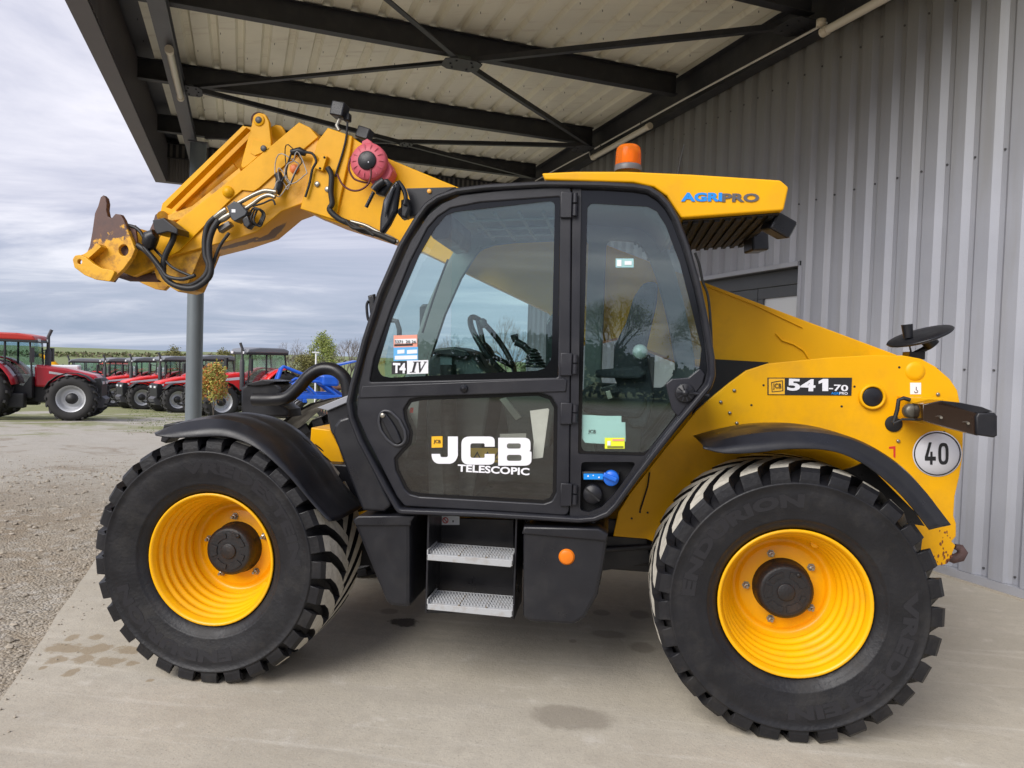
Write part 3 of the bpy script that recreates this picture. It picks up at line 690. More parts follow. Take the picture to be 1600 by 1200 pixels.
def arc_text(s, th0, r, hgt, adv):
    "raised sidewall lettering running clockwise from angle th0 (deg), tops outward"
    me = text_mesh(s, hgt, .001, .004, 1.05, align='LEFT')
    xs = [v.co.x for v in me.vertices]; k = adv/(max(xs)-min(xs)); ys = [v.co.y for v in me.vertices]; ym = (min(ys)+max(ys))/2
    for v in me.vertices:
        a = math.radians(th0) - (v.co.x-min(xs))*k/r; rr = r + (v.co.y-ym)
        v.co = (rr*math.cos(a), tyre_y(rr)-.0016 + v.co.z, rr*math.sin(a))
    me.materials.clear(); me.materials.append(RUBL); return me
tyre_me, rim_me = make_tyre(), make_rim()
HUBM = mat('hub_black', (.011, .0105, .012), .5, bump=.2, bscale=90, dirt=(.06, .035, .02), dirtamt=.4, dscale=10)
def make_hub():
    mb = MB(); mb.lathe([(.136, .034), (.134, .028), (.130, .018), (.128, .0), (.126, -.045), (.118, -.052), (.116, -.056), (.104, -.058), (.0, -.058)], 40)
    for a0, a1, r0, r1 in ((100, 150, .068, .092), (160, 200, .064, .098), (215, 262, .070, .094), (275, 320, .064, .096), (330, 350, .07, .09), (20, 80, .066, .096)):
        q = []; 
        for j in range(7): a = math.radians(a0+(a1-a0)*j/6); q.append((r1*math.cos(a), r1*math.sin(a)))
        for j in range(7): a = math.radians(a1-(a1-a0)*j/6); q.append((r0*math.cos(a), r0*math.sin(a)))
        mb.prism(q, -.063, -.057)
    mb.lathe([(.040, -.058), (.040, -.064), (.036, -.066), (0, -.066)], 24)
    mb.lathe([(.011, -.056), (.011, -.068), (0, -.068)], 6, c=(.052, 0, .083))
    return mb.mesh('hub', (HUBM,))
hub_me = make_hub()
nb = MB(); nb.lathe([(.019, .034), (.019, .030), (.013, .030), (.013, .012), (.007, .010), (.007, -.006), (0, -.006)], 6, smooth=False); nut_me = nb.mesh('wheel_nut', (SILV,))
nb = MB(); nb.lathe([(.020, -.045), (.022, .0), (.022, .03)], 16); nb.lathe([(0, -.046), (.020, -.045)], 16); knob_me = nb.mesh('valve_guard', (YEL2,))
txt1 = [arc_text('VREDESTEIN', 106, .462, .074, .84), arc_text('ENDURION', -72, .462, .074, .72)]
txt2 = [arc_text('VREDESTEIN', 12, .462, .074, .84), arc_text('ENDURION', 178, .462, .074, .72)]
def wheel(x, y, flip, nut0, txts, spin, knob):
    w_ = link('wheel', rim_me, None, TH, True); w_.location = (x+.4, y-4.47, WZ); w_.rotation_euler = (0, 0, math.pi if flip else 0)
    ty = link('tyre', tyre_me, None, w_, True); ty.rotation_euler = (0, 0, 0)
    h = link('hub', hub_me, None, w_, True); h.rotation_euler = (0, .0, 0)
    for k in range(5):
        a = math.radians(nut0+72*k); o = link('wheel_nut', nut_me, None, w_, True); o.location = (.163*math.cos(a), 0, .163*math.sin(a))
    a = math.radians(knob); o = link('valve_guard', knob_me, None, w_, True); o.location = (.262*math.cos(a), 0.0, .262*math.sin(a)); o.rotation_euler = (0, 0, 0)
    for t in txts: link('sidewall_lettering', t, None, w_, True)
    return w_
wheel(XF, YW, False, 96, txt1, .02, -40); wheel(XR, YW, False, 38, txt2, .09, 62)
wheel(XF, YF, True, 96, [], .05, 10); wheel(XR, YF, True, 20, [], .0, 10)
# ---- axles and chassis
mb = MB()
for x in (XF, XR):
    mb.tube([(x, 3.66, WZ), (x, 4.1, WZ), (x, 4.47, WZ), (x, 4.85, WZ), (x, 5.28, WZ)], [.13, .10, .19, .10, .13], 14)
    mb.box((x-.09, 3.80, WZ-.14), (x+.09, 3.92, WZ+.14)); mb.box((x-.09, 5.02, WZ-.14), (x+.09, 5.14, WZ+.14))
mb.build('axle', BLKM, TH)
mb = MB(); mb.box((-2.25, 4.02, .52), (1.55, 4.92, .80)); mb.box((-1.75, 4.0, .80), (-1.2, 4.9, 1.02)); mb.build('chassis', BLKP, TH, bevel=.01)
MB().tube([(XF, 4.47, WZ), (XR, 4.47, WZ)], .05, 12).build('drive_shaft', BLKM, TH)
for k in range(3): MB().tube([(-1.5, 4.0-.03*k, .60+.05*k), (-.6, 3.98-.03*k, .50+.04*k), (.2, 4.0-.03*k, .58+.05*k), (.7, 4.1, .75)], .014, 8).build('hydraulic_pipe', HOSE, TH)
mb = MB(); mb.prism([XZ(*q, 3.95) for q in ((945, 838), (1010, 842), (1015, 878), (980, 886), (940, 892), (930, 880))], 3.95, 4.6); mb.build('chassis_skirt', BLKP, TH)
mb = MB(); mb.prism([XZ(*q, 3.95) for q in ((540, 806), (575, 800), (640, 806), (640, 832), (550, 838))], 3.96, 4.4); mb.prism([XZ(*q, 4.1) for q in ((486, 668), (516, 672), (530, 700), (560, 800), (500, 800), (480, 760))], 4.1, 4.9); mb.build('front_frame', YEL, TH, bevel=.006)
mb = MB(); mb.prism([XZ(*q, 3.9) for q in ((535, 818), (552, 812), (600, 884), (548, 886))], 3.92, 4.3); mb.build('front_undertray', BLKM, TH)
# rear chassis plates
rear = [(1118, 616), (1140, 598), (1166, 579), (1200, 568), (1290, 559), (1360, 555), (1412, 556), (1440, 561), (1462, 573), (1484, 592), (1496, 610), (1502, 640), (1505, 680), (1504, 715), (1499, 745), (1492, 775), (1490, 806), (1494, 818), (1494, 838), (1487, 846), (1493, 852), (1487, 868), (1478, 882), (1464, 884), (1420, 880), (1300, 900), (1100, 880), (1010, 842), (958, 838), (966, 800), (985, 770), (1040, 700), (1090, 640)]
rp_ = plate('rear_frame', rear, y0=YC, th=.03, bev=.004, mat=YEL, parent=TH, pxY=YC)
plate('rear_frame', [XZ(*q, YC) for q in rear], y0=5.0, th=.03, bev=.004, mat=YEL, parent=TH)
# tail: closing strip along the rounded rear
tl = [XZ(*q, YC) for q in rear[6:20]]
mb = MB(); mb.loft([[(x, YC+.03, z) for x, z in inset(tl, .0)], [(x, 5.0, z) for x, z in tl]], smooth=True); mb.build('rear_cover', YEL, TH, fix=False, solid=.006)
# boss ring with black plug, small bolts
def disc(name, px, py, Y, rpx, d0, d1, m, parent=TH, seg=28, prof=None):
    c_ = V(px, py, Y); r = rpx*Y/FPX; mb = MB(); mb.lathe(prof(r) if prof else [(r, d1), (r, d0), (r*.92, d0-.002), (0, d0-.002)], seg, c=(c_.x, Y, c_.z)); return mb.build(name, m, parent)
disc('pivot_boss', 1362, 620, YC, 19, -.025, 0, YEL, prof=lambda r: [(r, 0), (r, -.012), (r*.96, -.02), (r*.80, -.022), (r*.76, -.012), (r*.76, 0)])
disc('pivot_plug', 1362, 620, YC, 14, -.014, 0, BLKP)
disc('cable_port', 1396, 662, YC, 12, -.006, 0, BLKM)
mb = MB()
for x, y in ((1147, 610), (1126, 628), (1140, 645), (1151, 661), (1403, 689), (1465, 616)): c_ = V(x, y, YC); mb.lathe([(.009, 0), (.009, -.006), (.004, -.009), (0, -.009)], 8, c=(c_.x, YC-.001, c_.z))
tag(mb.build('frame_rivet', SILV, TH), kind='stuff')
mb = MB()
for x, y in ((1193, 602), (1174, 633), (1086, 682), (1335, 604), (1315, 635), (1405, 574), (1475, 675), (1000, 800), (1012, 801), (987, 810)): c_ = V(x, y, YC); mb.lathe([(.006, -.0012), (0, -.0012)], 8, c=(c_.x, YC, c_.z))
tag(mb.build('bolt_hole', BLKM, TH), kind='stuff')
disc('rear_boss', 1430, 580, YC, 14, -.01, 0, YEL, prof=lambda r: [(r, 0), (r*.95, -.004), (r*.5, -.006), (0, -.006)])
MB().tube([V(1015, 738, YC-.02), V(1012, 760, YC-.02), V(1000, 798, YC-.012)], .004, 6).build('rod', BLKM, TH)
# lifting sign, bracket mark
def decal(px0, py0, px1, py1, Y, m, name='decal', parent=TH, rr=.0, th=.0015, skew=0):
    return plate(name, [(px0, py0), (px1, py0+skew), (px1, py1+skew), (px0, py1)], y0=Y-th, th=th, mat=m, parent=parent, pxY=Y, rr=rr)
INK = mat('black_ink', (.012, .012, .014), .5); REDM = mat('red_vinyl', (.62, .03, .02), .4); BLU = mat('blue_vinyl', (.004, .24, .72), .4); GRYV = mat('dark_grey_vinyl', (.10, .095, .10), .4)
YELV = mat('yellow_vinyl', (.85, .45, .02), .4)
decal(1422, 598, 1439, 616, YC, WHT, 'hook_decal'); 
mb = MB(); c_ = V(1431, 612, YC); mb.tube([(c_.x, YC-.003, c_.z+.024), (c_.x, YC-.003, c_.z+.010), (c_.x+.008, YC-.003, c_.z+.004), (c_.x+.006, YC-.003, c_.z-.004), (c_.x-.004, YC-.003, c_.z-.005), (c_.x-.008, YC-.003, c_.z+.001)], .0018, 5); mb.build('hook_symbol', INK, TH)
plate('angle_mark', [(1389, 698), (1399, 697), (1399, 716), (1396, 714), (1396, 701), (1389, 701)], y0=YC-.0015, th=.0015, mat=REDM, parent=TH, pxY=YC)
def bar_glyph(polys, px0, py0, wpx, hpx, Y, m, parent, th=.002, holes=None, name='lettering'):
    out = []
    for i, pl_ in enumerate(polys):
        pts = [(px0+x*wpx, py0+(1-y)*hpx) for x, y in pl_]; hs = [[(px0+x*wpx, py0+(1-y)*hpx) for x, y in h] for h in (holes or {}).get(i, [])]
        out.append(plate(name, pts, hs, y0=Y-th, th=th, mat=m, parent=parent, pxY=Y))
    return out
# model plate
sg = plate('model_plate', [(1199, 590), (1331, 590), (1330, 618), (1199, 617)], y0=YC-.003, th=.003, mat=INK, parent=TH, pxY=YC)
decal(1201, 591.5, 1226, 616, YC-.003, YELV, 'logo_square', sg)
text('JCB', 1214.3, 604, YC-.0065, 13, 10, INK, sg, bold=.012, shear=-.1)
plate('logo_border', [(1205, 597), (1223, 594), (1224, 611), (1206, 613)], [[(1206.2, 598.2), (1221.8, 595.5), (1222.6, 610), (1207, 611.8)]], y0=YC-.0058, th=.001, mat=INK, parent=sg, pxY=YC-.005)
text('54', 1252, 601.5, YC-.003, 44, 19, WHT, sg, bold=.035); bar_glyph([[(.38, 0), (1, 0), (1, 1), (.45, 1), (0, .80), (0, .58), (.38, .70)]], 1279, 592, 15, 19, YC-.003, WHT, sg); text('-70', 1310, 606, YC-.003, 30, 10, WHT, sg, bold=.02)
text('AGRI', 1305, 614.5, YC-.003, 13, 4, BLU, sg, bold=.02); text('PRO', 1318, 614.5, YC-.003, 13, 4, WHT, sg, bold=.02)
# speed disc 40
c_ = V(1464, 709, YC); R4 = 33.5*YC/FPX
mb = MB(); mb.lathe([(R4, .0), (R4, -.002), (0, -.002)], 48, c=(c_.x, YC-.001, c_.z)); s40 = mb.build('speed_disc', WHT, TH)
MB().lathe([(R4*.955, -.0022), (R4*.955, -.003), (R4*.905, -.003), (R4*.905, -.0022)], 48, c=(c_.x, YC-.001, c_.z)).build('speed_ring', INK, s40)
bar_glyph([[(.48, 0), (.70, 0), (.70, .18), (1, .18), (1, .36), (.70, .36), (.70, .58), (.50, .58), (.50, .36), (.28, .36), (.62, 1), (.38, 1), (0, .34), (0, .18), (.48, .18)]], 1445, 691, 17, 35, YC-.0035, INK, s40)
zo = rnd([(0, 0), (1, 0), (1, 1), (0, 1)], .42); zi = rnd([(.28, .15), (.72, .15), (.72, .85), (.28, .85)], .2)
bar_glyph([zo], 1466, 692, 16, 34, YC-.0035, INK, s40, holes={0: [zi]})
# tow hook
rs = random.Random(19); mb = MB()
for k in range(26):
    x_, y_ = rs.uniform(1466, 1488), rs.uniform(826, 878)
    if k > 17: x_, y_ = rs.uniform(1455, 1480), rs.uniform(868, 882)
    q_ = []; r_ = rs.uniform(1.0, 3.2); n_ = 7
    for j in range(n_): t_ = 2*math.pi*j/n_; rr = r_*rs.uniform(.4, 1.2); q_.append(V(x_+rr*math.cos(t_)*.8, y_+rr*math.sin(t_)*1.3, YC-.0012))
    mb.add(q_, [tuple(range(n_))])
tag(mb.build('paint_chip', mat('chip_rust', (.19, .06, .02), .8), TH, fix=False), kind='stuff')
mb = MB(); mb.tube([V(1104, 447, YB-.006), V(1180, 477, YB-.006), V(1254, 512, YB-.006)], .003, 5); mb.tube([V(1212, 521, YB-.006), V(1222, 532, YB-.006), V(1240, 538, YB-.006), V(1256, 548, YB-.006), V(1264, 561, YB-.006)], .005, 6); mb.build('weld_seam', YEL, TH)
mb = MB(); mb.tube([V(x, y, 4.0) for x, y in ((1476, 868), (1490, 873), (1500, 870), (1504, 863), (1500, 856), (1492, 854))], [.020, .024, .026, .025, .020, .014], 10); mb.build('tow_hook', RUST, TH)
mb = MB()
# rear lamp bracket and housing
plate('lamp_bracket', [(1419, 621), (1474, 622), (1474, 627), (1447, 630), (1446, 663), (1419, 657)], y0=3.74, th=.16, bev=.004, mat=YEL, parent=TH, pxY=3.74)
AMB = mat('smoked_brown_lens', (.024, .012, .007), .18, coat=.4)
plate('lamp_housing', [(1442, 632), (1470, 626), (1528, 646), (1528, 681), (1442, 657)], y0=3.60, th=.13, bev=.004, mat=AMB, parent=TH, pxY=3.60)
plate('lamp_lens', [(1525, 651), (1529, 645), (1555, 645), (1559, 650), (1559, 681), (1553, 684), (1526, 680)], y0=3.585, th=.15, bev=.008, mat=BLKP, parent=TH, pxY=3.585)
plate('lamp_cover', [(1472, 626), (1500, 629), (1535, 636), (1552, 643), (1528, 646), (1462, 632)], y0=3.60, th=.12, bev=.003, mat=BLKP, parent=TH, pxY=3.60)
mb = MB()
for x, y in ((1469, 651), (1511, 660)): c_ = V(x, y, 3.6); mb.tube([(c_.x, 3.6, c_.z), (c_.x-.005, 3.575, c_.z-.003)], .006, 8)
tag(mb.build('lamp_screw', SILV, TH), kind='stuff')
mb = MB(); mb.tube([V(x, y, 3.72) for x, y in ((1396, 660), (1402, 640), (1404, 625), (1412, 622), (1422, 625))], .010, 8); mb.tube([V(x, y, 3.70) for x, y in ((1396, 662), (1410, 655), (1440, 656), (1468, 653))], .006, 6); mb.build('lamp_cable', CABLE, TH)
mb = MB(); c_ = V(1421, 642, 3.74); mb.lathe([(.035, 0), (.035, -.03), (.022, -.04), (0, -.04)], 20, c=tuple(c_)); mb.build('horn', mat('horn_grey', (.12, .11, .09), .4, metal=.5), TH)
# rear mirror on its stalk
mb = MB(); mb.tube([V(x, y, 4.05) for x, y in ((1424, 562), (1425, 555), (1440, 548), (1456, 538))], .016, 8); mb.tube([V(x, y, 4.05) for x, y in ((1425, 556), (1421, 540), (1417, 536))], .005, 6); mb.box(tuple(V(1421, 561, 4.03)), tuple(V(1446, 550, 4.03)+Vector((0, .1, 0)))); mb.build('mirror_stalk', BLKP, TH, bevel=.004)
c_ = V(1438, 528, 4.02); tilt = Matrix.Translation(c_) @ Matrix.Rotation(math.radians(-21), 4, 'Y') @ Matrix.Rotation(math.radians(8), 4, 'X')
mb = MB(); mb.lathe([(.0, -.022), (.07, -.018), (.12, -.006), (.152, .004), (.158, .010), (.152, .016), (.10, .020), (0, .020)], 32, 'z'); o = mb.build('rear_mirror', BLKP, TH); o.data.transform(tilt)
MB().tube([V(1449, 531, 4.02), V(1458, 540, 4.02)], .035, 12).build('mirror_mount', BLKP, TH, bevel=.003); MB().tube([V(1419, 528, 4.0), V(1417, 507, 4.0)], [.022, .028], 14).build('rear_camera', BLKP, TH, bevel=.003)
# ---- rear fender
def fender(name, low, up, Y0, Y1, m, crown=.03, n=36, slots=()):
    def samp(pl_, n, Yp=None):
        P = [Vector(XZ(x, y, Yp or Y0)) for x, y in pl_]; Ls = [0]
        for a, b in zip(P, P[1:]): Ls.append(Ls[-1]+(b-a).length)
        out = []
        for i in range(n+1):
            t = Ls[-1]*i/n; j = max(k for k in range(len(Ls)) if Ls[k] <= t+1e-9); j = min(j, len(P)-2); s = (t-Ls[j])/(Ls[j+1]-Ls[j])
            # catmull-rom
            p0, p1, p2, p3 = P[max(j-1, 0)], P[j], P[j+1], P[min(j+2, len(P)-1)]
            out.append(.5*((2*p1)+(p2-p0)*s+(2*p0-5*p1+4*p2-p3)*s*s+(3*p1-p0-3*p2+p3)*s**3))
        return out
    lo, hi = samp(low, n), samp(up, n, Y0+.085); rows = []
    for i, (a, b) in enumerate(zip(lo, hi)):
        nrm = (b-a); nrm = nrm.normalized() if nrm.length > 1e-5 else Vector((0, 1)); k = min(1, 4*min(i, n-i)/n+.15)
        def q(p, y, h): return (p.x+nrm.x*h*k, y, p.y+nrm.y*h*k)
        rows.append([q(a, Y0+.004, 0), q(a.lerp(b, .5), Y0+.045, 0), q(b, Y0+.085, 0), q(b, Y0+.095, .002), q(b, Y0+.13, crown), q(b, Y0+(Y1-Y0)*.48, crown*1.1), q(b, Y0+(Y1-Y0)*.55, crown*.7), q(b, Y0+(Y1-Y0)*.62, crown*1.15), q(b, Y1-.06, crown), q(b, Y1, crown*.3)])
    mb = MB(); mb.loft(rows); o = mb.build(name, m, TH, fix=False); o.data.set_sharp_from_angle(angle=math.radians(24)); s = o.modifiers.new('solid', 'SOLIDIFY'); s.thickness = .006; s.offset = 1; return o
fender('rear_fender', [(1099, 699), (1132, 707), (1184, 706), (1223, 701), (1283, 701), (1327, 712), (1370, 738), (1413, 777), (1454, 828)],
       [(1098, 695), (1162, 679.5), (1223, 674), (1283, 676.5), (1340, 690), (1396, 721), (1439, 760), (1470, 799), (1486, 820)], 3.28, 3.80, BLKP, .012)
fender('front_fender', [(242, 679), (268, 683), (309, 682), (355, 682), (401, 700), (447, 739), (477, 773), (504, 804), (515, 814)],
       [(241, 676), (268, 665), (293, 659), (339, 654), (385, 664), (427, 690), (466, 733), (493, 772), (529, 812)], 3.28, 3.72, BLKP, .014)
mb = MB()
for x, y in ((478, 692), (497, 702), (490, 714), (509, 719)):
    c_ = V(x, y, 3.45); M = Matrix.Translation(c_) @ Matrix.Rotation(math.radians(38), 4, 'Y')
    vs = [M @ Vector((.030*math.cos(a), .012*math.sin(a), .010)) for a in [j*math.pi/6 for j in range(12)]]
    mb.add(vs, [tuple(range(12))])
tag(mb.build('fender_slot', BLKM, TH), kind='stuff')
plate('fender_bracket', [(1300, 742), (1352, 722), (1430, 800), (1445, 822), (1418, 818), (1365, 760)], y0=3.60, th=.02, mat=BLKP, parent=TH, pxY=3.60)
plate('fender_stay', [(250, 690), (255, 664), (276, 659), (292, 664), (285, 672), (276, 672), (268, 682), (258, 693)], y0=3.95, th=.12, bev=.01, mat=RUB, parent=TH, pxY=3.95)
# far front fender
mb = MB(); rows = []
for i in range(13):
    a = math.radians(175-150*i/12); rows.append([(XF+.72*math.cos(a), y, WZ+.72*math.sin(a)) for y in (5.12, 5.2, 5.55, 5.63)])
mb.loft(rows); mb.build('front_fender', BLKP, TH, fix=False, solid=.008)

# ---- boom
yb = YB
outer = [(497, 222), (514, 203), (550, 215), (605, 247), (712, 291), (920, 372), (1100, 441), (1250, 498), (1400, 554), (1442, 577), (1436, 600), (1300, 590), (1165, 581), (1118, 577), (1060, 566), (965, 528), (930, 536), (905, 538), (880, 522), (855, 487), (729, 427), (640, 384), (510, 343), (472, 327)]
plate('boom', outer, y0=yb, th=.36, bev=.006, mat=YEL, parent=TH, pxY=yb)
plate('boom_collar', [(498, 222), (514, 201), (552, 214), (549, 240), (526, 345), (471, 327)], y0=yb-.02, th=.40, bev=.006, mat=YEL, parent=TH, pxY=yb)
plate('pivot_recess', [(1098, 560), (1200, 566), (1260, 640), (1080, 660)], y0=YB-.10, th=.05, mat=BLKM, parent=TH, pxY=YB-.10)
disc('boom_pin', 915, 516, yb, 17, -.02, 0, YEL, prof=lambda r: [(r, 0), (r, -.02), (r*.86, -.026), (r*.8, -.02), (0, -.02)])
nose = [(467, 191), (484, 199), (499, 222), (497, 260), (478, 316), (440, 330), (402, 362), (360, 376), (317, 387), (262, 402), (240, 384), (256, 362), (282, 342), (360, 281)]
m, n, l, p = nodes_mat('nose_paint'); g = n.new('ShaderNodeNewGeometry').outputs['Position']
c = mixc(n, l, rng(n, l, nz(n, l, g, 3.5, 10, .65), .5, .75, 0, .35), (.80, .385, .004), (.34, .17, .03))
wob = nz(n, l, g, 11, 7, .7); acc = None
for (x_, y_, Y_, rx_, ry_, rz2) in ((424, 372, yb+.20, .13, .06, .05), (375, 388, yb+.15, .16, .05, .03), (300, 410, yb+.2, .10, .04, .03), (262, 404, yb+.1, .06, .06, .03)):
    q_ = V(x_, y_, Y_); v1 = n.new('ShaderNodeVectorMath'); v1.operation = 'SUBTRACT'; l(g, v1.inputs[0]); v1.inputs[1].default_value = q_
    v2 = n.new('ShaderNodeVectorMath'); v2.operation = 'MULTIPLY'; l(v1.outputs[0], v2.inputs[0]); v2.inputs[1].default_value = (1/rx_, 1/ry_, .5/rx_)
    ln_ = n.new('ShaderNodeVectorMath'); ln_.operation = 'LENGTH'; l(v2.outputs[0], ln_.inputs[0])
    aa_ = n.new('ShaderNodeMath'); aa_.operation = 'MULTIPLY_ADD'; l(wob, aa_.inputs[0]); aa_.inputs[1].default_value = 1.6; l(ln_.outputs['Value'], aa_.inputs[2])
    r_ = rng(n, l, aa_.outputs[0], 1.62, 1.78, .92, 0)
    if acc is None: acc = r_
    else: mq = n.new('ShaderNodeMath'); mq.operation = 'MAXIMUM'; l(acc, mq.inputs[0]); l(r_, mq.inputs[1]); acc = mq.outputs[0]
l(mixc(n, l, acc, c, (.075, .022, .012)), p.inputs['Base Color']); p.inputs['Roughness'].default_value = .42; NOSEM = m
bn = plate('boom_nose', nose, y0=yb+.025, th=.30, bev=.006, mat=NOSEM, parent=TH, pxY=yb+.025)
plate('nose_plate', [(467, 191), (484, 199), (497, 214), (440, 262), (404, 294), (396, 299), (378, 297), (360, 312), (280, 392), (262, 402), (240, 384), (256, 362), (282, 342), (360, 281)], y0=yb+.012, th=.012, bev=.003, mat=YEL, parent=TH, pxY=yb+.012)
disc('nose_pin', 357, 300, yb+.012, 9.5, -.02, 0, YEL, prof=lambda r: [(r, 0), (r, -.012), (r*.7, -.016), (r*.55, -.026), (0, -.026)])
mb = MB(); c0, c1 = V(270, 370, yb+.02), V(262, 398, yb+.02)
# tilt ram trough above the nose : two side walls, lip, bottom
plate('trough_side', [(253, 320), (383, 197), (402, 200), (402, 262), (376, 280), (300, 346), (262, 376), (246, 352)], y0=yb+.14, th=.014, bev=.003, mat=YEL, parent=TH, pxY=yb+.14)
mb = MB(); a, b_, c_, d = [V(*q, yb+.02) for q in ((257, 320), (383, 198), (388, 201), (263, 325))]
for y0_, y1_ in ((yb-.005, yb+.055), (yb+.10, yb+.16)):
    vs = [(p_.x, y, p_.z) for y in (y0_, y1_) for p_ in (a, b_, c_, d)]; mb.add(vs, [(0,1,2,3),(7,6,5,4),(0,4,5,1),(1,5,6,2),(2,6,7,3),(3,7,4,0)])
mb.build('trough_lip', YEL, TH)
mb = MB(); mb.tube([V(277, 340, yb+.17), V(330, 298, yb+.17), V(372, 262, yb+.17)], .045, 16); mb.tube([V(372, 262, yb+.17), V(400, 212, yb+.17)], .028, 12); mb.build('tilt_ram', YELW, TH)
plate('trough_floor', [(262, 346), (300, 340), (378, 272), (374, 262), (300, 322), (262, 336)], y0=yb+.03, th=.2, bev=.003, mat=YELW, parent=TH, pxY=yb+.03)
mb = MB(); mb.tube([V(254, 338, yb+.03), V(254, 338, yb+.30)], .035, 16); mb.build('ram_pin', YELW, TH)
ear = rnd([XZ(*q, yb+.02) for q in ((393, 196), (396, 180), (404, 176), (414, 178), (420, 190), (424, 226), (372, 272))], .03)
for yy in (yb+.02, yb+.25): plate('ram_ear', ear, y0=yy, th=.03, bev=.004, mat=YEL, parent=TH)
PIN = mat('pin_steel', (.09, .085, .08), .5, metal=.4)
disc('ear_pin', 405, 188, yb+.02, 5.5, -.012, .0, PIN); disc('ear_boss', 405, 188, yb+.02, 9.5, -.006, 0, YEL)
MB().tube([V(405, 188, yb+.05), V(405, 188, yb+.25)], .05, 16).build('ram_eye', RUST, TH)
plate('ear_pad', [(394, 216), (424, 226), (420, 234), (398, 243), (391, 239)], y0=yb+.012, th=.01, bev=.002, mat=YEL, parent=TH, pxY=yb+.012)
disc('pad_bolt', 412, 232, yb+.01, 5, -.006, 0, PIN)
# orange plug, small bits on the boom
disc('orange_plug', 460, 264, yb+.02, 7.5, -.006, 0, mat('orange_plastic', (.85, .20, .03), .4))
plate('collar_block', [(504, 241), (511, 244), (504, 267), (495, 264), (492, 262)], y0=yb-.05, th=.03, bev=.003, mat=YEL, parent=TH, pxY=yb-.05)
mb = MB()
for x, y in ((507, 246), (500, 263)): c_ = V(x, y, yb-.05); mb.lathe([(.007, 0), (.007, -.004), (0, -.004)], 8, c=tuple(c_))
tag(mb.build('block_screw', BLKM, TH), kind='stuff')
for x, y in ((496, 288), (512, 296)): disc('boom_bolt', x, y, yb-.02, 4.5, -.008, 0, SILV)
# carriage (quick hitch)
qy = yb-.12
fork = [(157, 308), (161, 305), (165, 309), (167, 318), (166, 328), (168, 338), (174, 341), (180, 334), (188, 335), (193, 343), (198, 356), (206, 376), (211, 389), (206, 402), (193, 420), (172, 440), (158, 438), (135, 428), (128, 424), (134, 398), (140, 384), (144, 362), (148, 333), (153, 322)]
RYE = mat('worn_yellow_steel', (.70, .34, .02), .5, var=.1, vscale=5, bump=.15)
# fork: rust above, yellow below (paint worn away)
m, n, l, p = nodes_mat('hitch_paint'); g = n.new('ShaderNodeNewGeometry').outputs['Position']; sz = n.new('ShaderNodeSeparateXYZ'); l(g, sz.inputs[0])
qa, qb = V(150, 300, qy), V(196, 430, qy)
dd = n.new('ShaderNodeVectorMath'); dd.operation = 'DOT_PRODUCT'; l(g, dd.inputs[0]); dv = Vector((qb.x-qa.x, 0, qb.z-qa.z)).normalized(); dd.inputs[1].default_value = dv
k0 = Vector(XZ(172, 352, qy)).dot(Vector((dv.x, dv.z)))
ad = n.new('ShaderNodeMath'); ad.operation = 'MULTIPLY_ADD'; l(nz(n, l, g, 13, 8, .7), ad.inputs[0]); ad.inputs[1].default_value = .34; l(dd.outputs['Value'], ad.inputs[2])
f_ = rng(n, l, ad.outputs[0], k0+.235, k0+.255)
rc = mixc(n, l, nz(n, l, g, 20, 8, .7), (.055, .038, .042), (.16, .075, .05)); yc = mixc(n, l, rng(n, l, nz(n, l, g, 16, 8, .7), .5, .62, 0, .55), (.74, .38, .02), (.25, .10, .03))
l(mixc(n, l, f_, rc, yc), p.inputs['Base Color']); p.inputs['Roughness'].default_value = .55
HITCH = m
ca = plate('carriage', [XZ(*q, qy) for q in fork], [[XZ(193+9*math.cos(a)*.85, 391+9*math.sin(a), qy) for a in [j*math.pi/8 for j in range(16)]]], y0=qy, th=.035, bev=.004, mat=HITCH, parent=TH)
plate('carriage_side', [XZ(*q, qy) for q in fork], y0=qy+.55, th=.035, bev=.004, mat=HITCH, parent=TH)
ar = [(113, 405), (117, 399), (124, 398), (134, 402), (146, 412), (158, 419), (170, 421), (180, 424), (172, 440), (150, 437), (132, 430), (116, 418)]
hole = [XZ(124.5+3.6*math.cos(a), 409+4*math.sin(a), qy-.09) for a in [j*math.pi/6 for j in range(12)]]
plate('carriage_lug', rnd([XZ(*q, qy-.09) for q in ar], .02), [hole], y0=qy-.09, th=.03, bev=.004, mat=YELW, parent=ca)
mb = MB(); mb.prism([XZ(*q, qy) for q in ((134, 402), (142, 399), (165, 384), (168, 388), (146, 408), (172, 438), (158, 438))], qy-.06, qy); mb.build('carriage_web', YELW, ca)
mb = MB(); mb.prism([XZ(*q, qy) for q in ((140, 395), (205, 350), (210, 388), (172, 440), (136, 428))], qy+.035, qy+.05); mb.tube([V(193, 391, qy+.03), V(193, 391, qy+.56)], .05, 16); mb.tube([V(158, 334, qy+.03), V(158, 334, qy+.56)], .022, 10); mb.tube([V(170, 430, qy+.03), V(172, 430, qy+.56)], .03, 10); mb.build('carriage_tube', RUST, ca)
plate('nose_head', [(200, 352), (215, 358), (228, 372), (240, 384), (262, 402), (240, 418), (208, 432), (190, 425), (196, 405), (205, 385)], y0=yb+.03, th=.26, bev=.005, mat=YELW, parent=TH, pxY=yb+.03)
MB().tube([V(186, 427, yb+.1), V(205, 433, yb+.1), V(250, 434, yb+.1)], .03, 10).build('head_pin', RUST, TH)
plate('nose_skid', [(262, 402), (317, 388), (300, 430), (290, 452), (278, 456), (245, 436), (240, 420)], y0=yb+.05, th=.22, bev=.005, mat=YELW, parent=TH, pxY=yb+.05)
